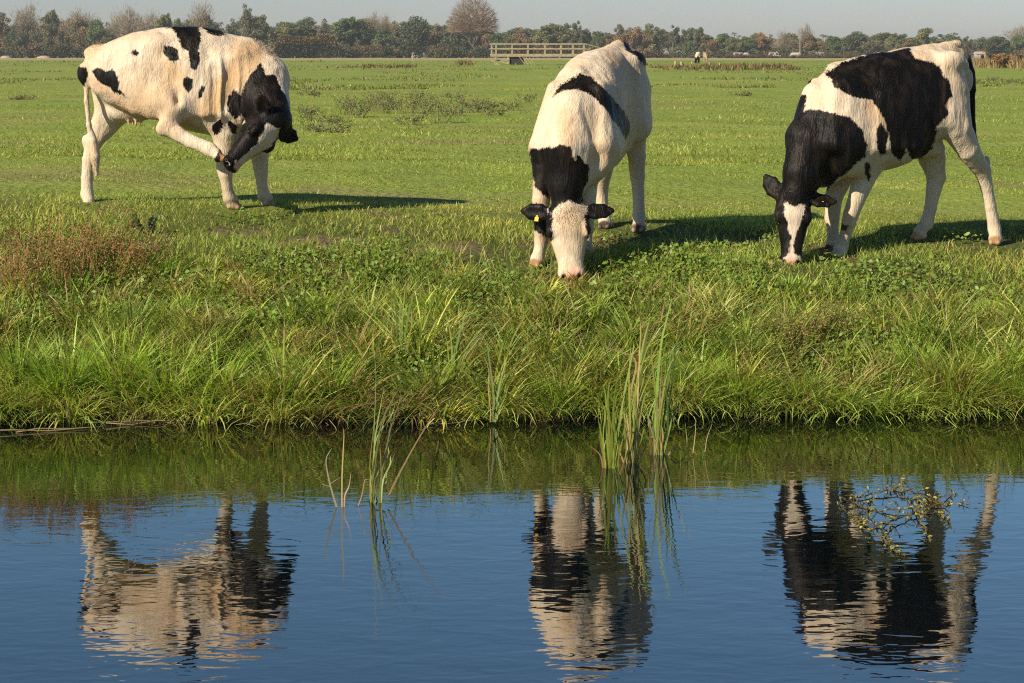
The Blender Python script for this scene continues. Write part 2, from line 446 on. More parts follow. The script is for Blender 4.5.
def coat_material():
    m, nt, b = new_mat('cow_coat')
    a = N(nt, 'ShaderNodeAttribute', attribute_name='tint')
    tc = N(nt, 'ShaderNodeTexCoord')
    mp = N(nt, 'ShaderNodeMapping'); mp.inputs['Scale'].default_value = (1, 1, .22); mp.inputs['Rotation'].default_value = (0, .5, 0); nt.links.new(tc.outputs['Object'], mp.inputs['Vector'])
    nz = N(nt, 'ShaderNodeTexNoise'); nz.inputs['Scale'].default_value = 95; nz.inputs['Detail'].default_value = 3; nt.links.new(mp.outputs[0], nz.inputs['Vector'])
    nz2 = N(nt, 'ShaderNodeTexNoise'); nz2.inputs['Scale'].default_value = 16; nz2.inputs['Detail'].default_value = 4; nt.links.new(mp.outputs[0], nz2.inputs['Vector'])
    mr = N(nt, 'ShaderNodeMapRange'); mr.inputs['To Min'].default_value = .72; mr.inputs['To Max'].default_value = 1.2; nt.links.new(nz.outputs['Fac'], mr.inputs['Value'])
    mx = N(nt, 'ShaderNodeMix', data_type='RGBA', blend_type='MULTIPLY'); mx.inputs[0].default_value = 1
    mk = N(nt, 'ShaderNodeAttribute', attribute_name='mark')
    nz3 = N(nt, 'ShaderNodeTexNoise'); nz3.inputs['Scale'].default_value = 95; nz3.inputs['Detail'].default_value = 2; nt.links.new(mp.outputs[0], nz3.inputs['Vector'])
    rg = N(nt, 'ShaderNodeMath', operation='MULTIPLY_ADD'); rg.inputs[1].default_value = .032; rg.inputs[2].default_value = -.016; nt.links.new(nz3.outputs['Fac'], rg.inputs[0])
    sm = N(nt, 'ShaderNodeMath', operation='ADD'); nt.links.new(mk.outputs['Fac'], sm.inputs[0]); nt.links.new(rg.outputs[0], sm.inputs[1])
    st = N(nt, 'ShaderNodeMapRange'); st.inputs['From Min'].default_value = -.005; st.inputs['From Max'].default_value = .005; nt.links.new(sm.outputs[0], st.inputs['Value'])
    bl = N(nt, 'ShaderNodeMix', data_type='RGBA'); br = N(nt, 'ShaderNodeMix', data_type='RGBA'); br.inputs[6].default_value = (.005, .0045, .0045, 1); br.inputs[7].default_value = (.026, .017, .012, 1)
    bq = N(nt, 'ShaderNodeMapRange'); bq.inputs['From Min'].default_value = .48; bq.inputs['From Max'].default_value = .75; nt.links.new(nz2.outputs['Fac'], bq.inputs['Value']); nt.links.new(bq.outputs[0], br.inputs[0]); nt.links.new(br.outputs[2], bl.inputs[7])
    nt.links.new(st.outputs[0], bl.inputs[0]); nt.links.new(a.outputs['Color'], bl.inputs[6])
    nt.links.new(bl.outputs[2], mx.inputs[6]); nt.links.new(mr.outputs[0], mx.inputs[7]); nt.links.new(mx.outputs[2], b.inputs['Base Color'])
    b.inputs['Roughness'].default_value = .45; b.inputs['Specular IOR Level'].default_value = .12
    b.inputs['Sheen Weight'].default_value = .0; b.inputs['Sheen Roughness'].default_value = .4
    ad = N(nt, 'ShaderNodeMath', operation='ADD'); ml = N(nt, 'ShaderNodeMath', operation='MULTIPLY'); ml.inputs[1].default_value = 2.2
    nt.links.new(nz2.outputs['Fac'], ml.inputs[0]); nt.links.new(ml.outputs[0], ad.inputs[0]); nt.links.new(nz.outputs['Fac'], ad.inputs[1])
    bp = N(nt, 'ShaderNodeBump'); bp.inputs['Strength'].default_value = .8; bp.inputs['Distance'].default_value = .008
    nt.links.new(ad.outputs[0], bp.inputs['Height']); nt.links.new(bp.outputs[0], b.inputs['Normal'])
    return m

def body_left():
    c = Cow((-2.67, 15.95, 1.055), 0.0); P = c.P; D = 15.95
    F = Field((-.74, -.64, -.12), (1.28, .42, 1.46), H_COW)
    F.trunk([(-.53, 1.10, .92, .09), (-.49, 1.17, .86, .16), (-.43, 1.22, .80, .21), (-.27, 1.30, .74, .26, .0), (-.03, 1.352, .66, .29, .02),
             (.22, 1.368, .58, .325, .10), (.45, 1.335, .535, .32, .22), (.62, 1.28, .54, .27, .38), (.75, 1.225, .56, .21, .35), (.86, 1.10, .62, .13, .2)])
    # hip bones, tail head, spine, ribs, shoulder blade
    for y in (-.22, .22): F.ball((.0, y * .95, 1.235), (.07, .045, .05), .09)
    F.ball((-.50, 0, 1.165), (.08, .045, .05), .06)
    for y in (-.1, .1): F.ball((-.515, y, 1.07), (.045, .05, .06), .05)
    F.seg((.56, -.20, 1.10), (.70, -.215, .74), (.13, .06), (.14, .08), (0, 1, 0), .10)
    F.seg((.56, .20, 1.10), (.70, .20, .74), (.13, .06), (.14, .08), (0, 1, 0), .10)
    for i in range(7):
        x = .12 + i * .06
        F.seg((x, -.27, 1.12 - .01 * i), (x + .09, -.295, .72), (.016, .012), (.018, .012), (0, 1, 0), .06)
    # folds of skin behind the shoulder, pulled in by the twist
    c.folds = True
    # near hind leg swung forward to the muzzle
    hip = (-.17, -.17, .98)
    F.seg((-.38, -.13, 1.02), (-.10, -.19, .88), (.17, .11), (.19, .11), (0, 1, 0), .08)
    F.seg((-.20, -.17, 1.02), (.04, -.24, .80), (.20, .11), (.15, .10), (0, 1, 0), .08)
    st = P(176, 106, D - .30); hk = P(166, 127, D - .34); mt = P(190, 141, D - .38); ft = P(210, 149.5, D - .42); hf = P(221, 157.5, D - .45)
    F.seg((.05, -.25, .83), st, (.125, .10), (.105, .085), (0, 1, 0), .07)
    F.seg(st, hk, (.10, .075), (.062, .05), (0, 1, 0), .05)
    F.ball(P(162, 130, D - .34), (.035, .035, .035), .03)
    F.chain([(hk, (.064, .05)), (mt, (.052, .042)), (ft, (.05, .044))], .035)
    F.seg(ft, P(216, 153.5, D - .44), (.05, .044), (.044, .042), (0, 1, 0), .02)
    tv = c.dirn(np.array((.86, -.12, -.30)))
    for sg in (-1, 1):
        F.seg(hf + np.array((-.02, sg * .024, .0)), hf + np.array((.055, sg * .02, -.018)), (.036, .028), (.018, .02), (0, 1, 0), .012)
    c.spots.append((hf + np.array((.035, 0, -.005)), .062, np.array((.42, .22, .09))))
    F.seg((.10, -.36, 1.16), (.16, -.385, .98), (.012, .02), (.02, .045), (0, 1, 0), .06, cut=True)
    F.seg((.16, -.385, .98), (.19, -.36, .80), (.02, .045), (.012, .03), (0, 1, 0), .06, cut=True)
    # flank fold
    F.seg((.05, -.24, .86), (.20, -.27, .70), (.05, .05), (.03, .04), (0, 1, 0), .08)
    # far hind leg
    F.seg((-.42, .12, .98), (-.40, .16, .70), (.15, .12), (.125, .09), (0, 1, 0), .08)
    c.leg(F, [(P(113, 112, D + .16), (.135, .10)), (P(103, 127, D + .18), (.10, .075)), (P(93.5, 143, D + .18), (.066, .05)), (P(88.5, 160, D + .17), (.048, .04)),
              (P(87, 178, D + .16), (.043, .036)), (P(87, 194, D + .15), (.048, .042))], P(89, 205, D + .12), (1, 0, 0), hoof=np.array((.45, .33, .2)))
    F.ball(P(85.5, 141, D + .18), (.03, .03, .045), .03)
    # udder and teats
    F.ball((-.24, .02, .72), (.16, .12, .085), .07)
    for x, y in ((-.235, -.06), (-.205, -.045), (-.175, -.07), (-.14, -.05)):
        F.seg((x, y, .675), (x + .005, y, .622), .014, .009, k=.015); c.spots.append(((x, y, .64), .035, np.array((.62, .40, .28))))
        # front legs
    c.leg(F, [((.46, -.18, .74), (.16, .10)), (P(226, 133, D - .17), (.105, .08)), (P(225, 150, D - .16), (.078, .06)), (P(224, 168, D - .15), (.056, .05)),
              (P(225.5, 174, D - .15), (.052, .047)), (P(227, 187, D - .14), (.040, .036)), (P(229.5, 198, D - .12), (.05, .045))], P(233, 205.5, D - .10), (1, -.2, 0))
    c.leg(F, [((.68, .17, .74), (.14, .10)), (P(257, 133, D + .12), (.10, .08)), (P(259, 150, D + .12), (.075, .06)), (P(260.5, 166, D + .12), (.057, .05)),
              (P(261, 172, D + .12), (.052, .047)), (P(262, 185, D + .12), (.040, .036)), (P(264, 196, D + .14), (.048, .043))], P(267.5, 203, D + .16), (1, -.1, 0))
    # brisket, neck bent back, head
    F.ball((.72, 0, .68), (.14, .14, .14), .08)
    F.seg((.62, -.02, .98), P(262, 84, D - .10), (.27, .19), (.215, .16), (0, 1, 0), .10)
    F.seg(P(262, 84, D - .10), P(267, 103, D - .25), (.20, .16), (.150, .14), (0, 1, 0), .08)
    F.seg(P(267, 103, D - .25), P(272, 121, D - .37), (.14, .14), (.105, .10), (0, 1, 0), .06)
    F.seg((.90, -.05, 1.0), (.93, -.12, .84), (.04, .05), (.035, .05), (0, 1, 0), .06)
    h = np.array((-.655, -.26, -.66)); n = .60 * np.array((.7, 0, -.7)) + .78 * np.array((0, -1, 0))
    poll = P(279, 122, D - .47)
    c.head(F, poll, h, n, [((-.35, .0, .95), .17, (.75, .6, .2)), ((-.45, .1, -1), .17, (.2, 1, 0))], 1.0)
    c.tail_black = [(c.hq(.12, -.17, -.04), (.12,) * 3), (c.hq(.26, -.165, -.04), (.075,) * 3), (c.hq(.02, -.10, -.06), (.10,) * 3)]
    F.seg(poll + np.array((-.03, .07, .02)), P(267, 100, D - .24), (.118, .112), (.14, .13), (0, 1, 0), .07)
    c.tufts += [((.80, 0, 1.17), .16, .035, .8), ((-.46, 0, 1.20), .10, .03, .6), ((-.485, -.05, .32), .10, .03, .1)]
    # tail
    tl = [((-.47, 0, 1.17), .04), ((-.525, -.02, 1.09), .034), ((-.553, -.03, .98), .028), ((-.553, -.04, .80), .022), ((-.53, -.05, .62), .021), ((-.50, -.05, .50), .03), ((-.485, -.05, .38), .036), ((-.475, -.05, .24), .014)]
    F.chain(tl, .03)
    return c, F

def body_middle():
    c = Cow((.60, 15.0, .85), R(-108)); P = c.P
    F = Field((-.86, -.5, -.16), (1.14, .5, 1.56), H_COW)
    F.trunk([(-.60, 1.34, 1.10, .08, 0, .04), (-.53, 1.395, .90, .17, 0, .04), (-.40, 1.415, .68, .24, -.02, .03), (-.15, 1.405, .57, .262, .02, .01), (.10, 1.375, .51, .285, .08, .0),
             (.30, 1.315, .56, .31, .18), (.47, 1.225, .50, .275, .36), (.60, 1.10, .46, .23, .3), (.70, .98, .50, .15, .2)])
    for y in (-.265, .265): F.ball((-.33, y * .74 + .02, 1.315), (.09, .05, .05), .09)
    F.ball((-.52, .04, 1.40), (.09, .05, .045), .06)
    for y in (-.11, .11): F.ball((-.60, y + .04, 1.29), (.05, .05, .06), .06)
    F.seg((-.5, .04, 1.415), (.45, 0, 1.235), (.025, .03), (.02, .03), (0, 1, 0), .06)
    for sg in (1, -1):
        F.seg((.42, sg * .165, 1.10), (.56, sg * .235, .72), (.13, .06), (.14, .085), (0, 1, 0), .10)
        F.seg((-.38, sg * .19, 1.12), (-.30, sg * .225, .86), (.20, .10), (.16, .09), (0, 1, 0), .10)
    # front legs: one seen beside the head, one behind it
    c.leg(F, [((.56, -.21, .66), (.14, .09)), (P(544, 170, 14.5), (.10, .075)), (P(541, 200, 14.45), (.07, .058)), (P(542, 232, 14.42), (.056, .052)), (P(541.5, 240, 14.42), (.05, .047)),
              (P(539.5, 251, 14.40), (.042, .037)), (P(538, 258, 14.39), (.048, .044))], P(537, 263, 14.37), (1, -.15, 0))
    c.leg(F, [((.54, .20, .66), (.14, .09)), (P(588, 178, 14.6), (.095, .075)), (P(587, 205, 14.6), (.07, .058)), (P(586, 228, 14.6), (.056, .052)), (P(586, 240, 14.6), (.042, .04)), (P(586, 248, 14.6), (.048, .044))],
          P(586, 254, 14.6), (1, 0, 0))
    # hind legs
    c.leg(F, [((-.36, .20, .86), (.17, .10)), (P(634, 130, 15.32), (.13, .085)), (P(636, 155, 15.38), (.085, .065)), (P(637.5, 176, 15.42), (.062, .054)), (P(638.5, 196, 15.42), (.045, .042)), (P(639, 216, 15.4), (.048, .045))],
          P(639, 228, 15.36), (1, 0, 0), hoof=DARK)
    c.leg(F, [((-.38, -.18, .86), (.17, .10)), (P(606, 150, 15.48), (.12, .085)), (P(603, 174, 15.54), (.082, .064)), (P(601, 190, 15.58), (.062, .052)), (P(602, 206, 15.57), (.045, .042)), (P(604, 217, 15.55), (.048, .044))],
          P(605, 225, 15.52), (1, 0, 0), hoof=DARK)
    F.ball((-.25, .04, .76), (.16, .12, .08), .07)
    # neck and head
    F.ball((.62, 0, .58), (.13, .15, .13), .08)
    F.seg((.50, 0, .93), (.66, 0, .70), (.25, .16), (.20, .145), (0, 1, 0), .08)
    F.seg((.66, 0, .70), P(566, 186, 14.33), (.20, .14), (.135, .115), (0, 1, 0), .06)
    F.seg(P(566, 186, 14.33), P(566, 210, 14.28), (.13, .11), (.10, .09), (0, 1, 0), .05)
    poll = P(567, 206, 14.22); mz = P(571.5, 274, 14.06)
    hh = mz - poll
    n = c.dirn(np.array((-.02, -.95, .30)))
    c.head(F, poll, hh, n, [((-.22, -.18, 1), .205, (.2, 1, .1)), ((-.02, -.12, -1), .205, (-.3, 1, -.1))], .98, 1.2)
    c.spots.append((c.hq(.49, -.015, 0), .045, np.array((.70, .36, .27))))
    c.tufts += [(c.hq(.06, 0, 0), .13, .035, .35), ((.52, 0, 1.15), .16, .025, .4), ((-.5, .04, 1.42), .08, .02, .5)]
    # tail hangs behind
    F.chain([((-.58, .04, 1.35), .045), ((-.68, .08, 1.27), .035), ((-.70, .12, 1.1), .026), ((-.67, .15, .7), .022), ((-.66, .16, .45), .03), ((-.66, .16, .25), .014)], .03)
    return c, F

def body_right():
    c = Cow((2.85, 15.22, .83), R(-158)); P = c.P
    F = Field((-.95, -.5, -.12), (1.34, .5, 1.56), H_COW)
    F.trunk([(-.46, 1.30, 1.08, .08), (-.41, 1.37, .92, .16), (-.31, 1.43, .82, .235, -.02), (-.12, 1.432, .68, .29, .02), (.08, 1.40, .57, .32, .06),
             (.34, 1.362, .535, .32, .16), (.56, 1.30, .50, .28, .34), (.68, 1.235, .47, .22, .35), (.76, 1.12, .50, .15, .25)])
    for y in (-.26, .26): F.ball((-.27, y * .83, 1.335), (.09, .05, .06), .10)
    F.ball((-.40, 0, 1.385), (.09, .045, .04), .06)
    for y in (-.10, .10): F.ball((-.43, y * .9, 1.29), (.045, .045, .06), .06)
    F.seg((-.45, 0, 1.462), (.6, 0, 1.29), (.02, .03), (.02, .03), (0, 1, 0), .06)
    for sg in (1, -1):
        F.seg((.58, sg * .175, 1.14), (.68, sg * .225, .74), (.13, .06), (.15, .085), (0, 1, 0), .10)
        F.seg((-.25, sg * .17, 1.12), (-.22, sg * .21, .90), (.17, .10), (.16, .08), (0, 1, 0), .10)
    for i in range(6):
        x = -.02 + i * .075
        F.seg((x, .262, 1.10), (x + .07, .283, .72), (.016, .012), (.018, .012), (0, 1, 0), .06)
    # front legs
    c.leg(F, [((.60, .20, .68), (.145, .09)), (P(868, 168, 14.98), (.10, .075)), (P(860, 190, 14.97), (.072, .058)), (P(851, 214, 14.97), (.055, .05)), (P(849, 221, 14.97), (.051, .047)),
              (P(845, 236, 14.98), (.040, .037)), (P(842, 246, 14.98), (.047, .043))], P(839.5, 252.5, 14.96), c.dirn(np.array((-.7, -.7, 0))), hoof=np.array((.5, .42, .32)))
    c.leg(F, [((.60, -.18, .68), (.14, .09)), (P(842, 175, 15.2), (.09, .07)), (P(834, 197, 15.2), (.066, .056)), (P(832, 218, 15.2), (.053, .05)), (P(833, 232, 15.18), (.040, .037)), (P(833, 242, 15.16), (.046, .043))],
          P(832, 248.5, 15.13), c.dirn(np.array((-.7, -.7, 0))), hoof=DARK)
    # near hind leg, set back
    c.leg(F, [((-.25, .18, .98), (.16, .10)), (P(957, 128, 15.15), (.115, .085)), (P(968, 150, 15.2), (.088, .066)), (P(983, 172, 15.32), (.062, .05)), (P(987, 188, 15.36), (.048, .042)),
              (P(990.5, 206, 15.38), (.042, .037)), (P(994.5, 229, 15.40), (.048, .044))], P(995.5, 240.5, 15.38), c.dirn(np.array((-.35, -.9, 0))))
    F.ball(P(986.5, 163, 15.36), (.028, .028, .05), .03)
    # far hind leg
    c.leg(F, [((-.22, -.18, .95), (.18, .10)), (P(932, 158, 15.42), (.105, .08)), (P(936, 177, 15.46), (.075, .06)), (P(933.5, 190, 15.46), (.058, .048)), (P(930.5, 208, 15.45), (.046, .04)), (P(926.5, 224, 15.44), (.05, .044))],
          P(919.5, 236, 15.42), c.dirn(np.array((-.9, -.4, 0))), hoof=np.array((.42, .25, .12)))
    F.ball((-.16, .02, .70), (.15, .11, .07), .07)
    # neck and head
    F.ball((.72, 0, .58), (.13, .14, .13), .08)
    F.seg((.62, 0, .98), P(811, 142, 14.88), (.245, .165), (.185, .145), (0, 1, 0), .08)
    F.seg(P(811, 142, 14.88), P(803, 174, 14.80), (.18, .14), (.14, .118), (0, 1, 0), .06)
    F.seg(P(803, 174, 14.80), P(795, 197, 14.76), (.14, .12), (.10, .095), (0, 1, 0), .05)
    poll = P(794, 192, 14.72); mz = P(791, 270, 14.58)
    n = c.dirn(np.array((-.08, -.96, .28)))
    c.head(F, poll, mz - poll, n, [((-.80, -.12, .55), .19, (-.1, 1, .35)), ((.02, -.12, -1), .20, (-.5, .85, 0))], 1.0)
    c.spots.append((c.hq(.495, -.01, 0), .034, np.array((.75, .38, .30))))
    c.tufts += [(c.hq(.03, .02, 0), .10, .03, .4), ((.64, 0, 1.27), .10, .02, .4), ((-.40, 0, 1.42), .09, .022, .5)]
    tl = [((-.46, .0, 1.38), .04), (P(966, 59, 15.52), .036), (P(970.5, 72, 15.52), .032), (P(972, 90, 15.52), .028), (P(972, 116, 15.52), .024), (P(974, 142, 15.56), .024), (P(979, 165, 15.62), .03), (P(983, 186, 15.62), .014)]
    F.chain(tl, .02); c.tail_black = [(p, (.075,) * 3) for p, r in tl[1:]] + [((tl[i][0] * .5 + np.array(tl[i + 1][0]) * .5), (.065,) * 3) for i in range(1, len(tl) - 1)]
    return c, F

def add_cow(builder, patches, far_balls, name_label, seed, tags=()):
    c, F = builder()
    V, Q, Nn = F.skin()
    body = np.clip((V[:, 2] - .30) / .3, 0, 1) * np.clip(np.linalg.norm(V - c.hq(.25, -.05, 0), axis=1) / .3 - .8, 0, 1)
    V = V + Nn * (((fbm(V[:, 0] * 7, V[:, 1] * 7, V[:, 2] * 5, 91, 2) - .5) * .020 + (vnoise(V[:, 0] * 24, V[:, 1] * 24, V[:, 2] * 15, 92) - .5) * .008) * body)[:, None]
    if getattr(c, 'folds', False):          # loose skin bunched behind the shoulder by the twist
        win = np.clip(1 - ((V[:, 0] - .50) / .24) ** 2, 0, 1) * np.clip(1 - ((V[:, 2] - .92) / .36) ** 2, 0, 1) * np.clip((-V[:, 1] - .12) / .10, 0, 1)
        q = V[:, 0] + .16 * (V[:, 2] - .9) * (V[:, 0] - .35) + .03 * (vnoise(V[:, 0] * 3, V[:, 2] * 5, None, 61) - .5)
        rid = 1 - np.abs(2 * vnoise(q * 15, V[:, 2] * 1.3, None, 62) - 1); fine = 1 - np.abs(2 * vnoise(q * 34, V[:, 2] * 2.2, None, 63) - 1)
        V = V + Nn * (win * (.030 * (rid - .55) + .010 * (fine - .5)))[:, None]
    col = c.colours(V, Nn, patches, far_balls + getattr(c, 'tail_black', []) + [(b + e * .135, (.112,) * 3) for b, e, fl in c.ear])
    root = empty('cow', c.base); root.rotation_euler.z = c.yaw
    tag(root, name_label, 'cow', 'cows by the water')
    me = mesh_from('body', V, Q, COAT, True, col)
    m4 = np.zeros((len(V), 4), np.float32); m4[:, :3] = c.mark[:, None]; m4[:, 3] = 1
    me.color_attributes.new('mark', 'FLOAT_COLOR', 'POINT').data.foreach_set('color', m4.ravel())
    obj('body', me, root)
    # short coat: thin strands lying along the skin
    rng = np.random.default_rng(seed)
    ar = np.linalg.norm(np.cross(V[Q[:, 1]] - V[Q[:, 0]], V[Q[:, 3]] - V[Q[:, 0]]), axis=1)
    i = rng.choice(len(Q), 45000, p=ar / ar.sum()); w = rng.dirichlet((1, 1, 1, 1), len(i))
    P0 = (V[Q[i]] * w[:, :, None]).sum(1); n = Nn[Q[i, 0]]; cc = (col[Q[i]] * w[:, :, None]).sum(1); mk = (c.mark[Q[i]] * w).sum(1)
    hoofy = np.zeros(len(i), bool)
    for cen, r, t in c.spots: hoofy |= np.linalg.norm(P0 - cen, axis=1) < r * 1.15
    flow = np.array((-.55, 0, -.8)); tg = flow - n * (n @ flow)[:, None] + rng.normal(0, .28, n.shape)
    tg -= n * (tg * n).sum(1)[:, None]; tg /= np.maximum(np.linalg.norm(tg, axis=1, keepdims=True), 1e-6)
    L = rng.uniform(.006, .012, len(i)); lift = rng.uniform(.02, .10, len(i))
    for cen, r, ln, lf in c.tufts:
        f = np.clip(1.25 - np.linalg.norm(P0 - np.array(cen), axis=1) / r, 0, 1); L = L + f * ln * rng.uniform(.4, 1, len(i)); lift = lift + f * lf
    blk = (mk + rng.normal(0, .005, len(mk)) > 0)[:, None]
    hc = np.where(blk, BLACK[None] * rng.uniform(.7, 2.2, (len(i), 1)), cc * rng.uniform(.88, 1.08, (len(i), 1)))
    ok = ~hoofy; P0, n, tg, L, lift, hc = P0[ok], n[ok], tg[ok], L[ok], lift[ok], hc[ok]
    sd = np.cross(n, tg); hw = .0008 * (1 + L / .03)
    tip = P0 + tg * L[:, None] + n * (L * lift)[:, None]
    mid = P0 + tg * (L * .5)[:, None] + n * (L * lift * .75)[:, None]
    b0, b1 = P0 - sd * hw[:, None] - n * .002, P0 + sd * hw[:, None] - n * .002
    m0, m1 = mid - sd * hw[:, None] * .7, mid + sd * hw[:, None] * .7
    VV = np.stack([b0, b1, m1, m0, tip], 1).reshape(-1, 3)
    k = np.arange(len(P0))[:, None] * 5
    FF = np.concatenate([k + np.array([[0, 1, 2]]), k + np.array([[0, 2, 3]]), k + np.array([[3, 2, 4]])])
    obj('hair', mesh_from('hair', VV, FF, HAIR, False, np.repeat(np.clip(hc, 0, 1), 5, 0)), root)
    # eyes
    for sg in (1, -1):
        mb = MB(); h, nn, ww = c.hax; ctr = c.hq(.215, -.028, sg * .098)
        vs, fs = [], []
        for a in range(7):
            for b_ in range(10):
                th, ph = math.pi * a / 6, 2 * math.pi * b_ / 10
                vs.append(ctr + .021 * (h * math.sin(th) * math.cos(ph) + nn * .8 * math.sin(th) * math.sin(ph) + ww * math.cos(th)))
        for a in range(6):
            for b_ in range(10): fs.append((a * 10 + b_, a * 10 + (b_ + 1) % 10, a * 10 + 10 + (b_ + 1) % 10, a * 10 + 10 + b_))
        mb.add(vs, fs); mb.build('eye', EYE, root, smooth=True)
    for which, along in tags:
        b, e, fl = c.ear[which]; h = c.hax[0]
        p = Vector(b + e * along + fl * .028 + h * .05)
        mb = MB(); x = Vector(e).normalized(); z = Vector(h - e * e.dot(h)).normalized(); y = z.cross(x)
        rot = Matrix((x, y, z)).transposed()
        mb.box(p, (.026, .005, .030), rot); mb.box(p - z * .019, (.010, .005, .014), rot); mb.build('ear_tag', TAG, root)
    return root
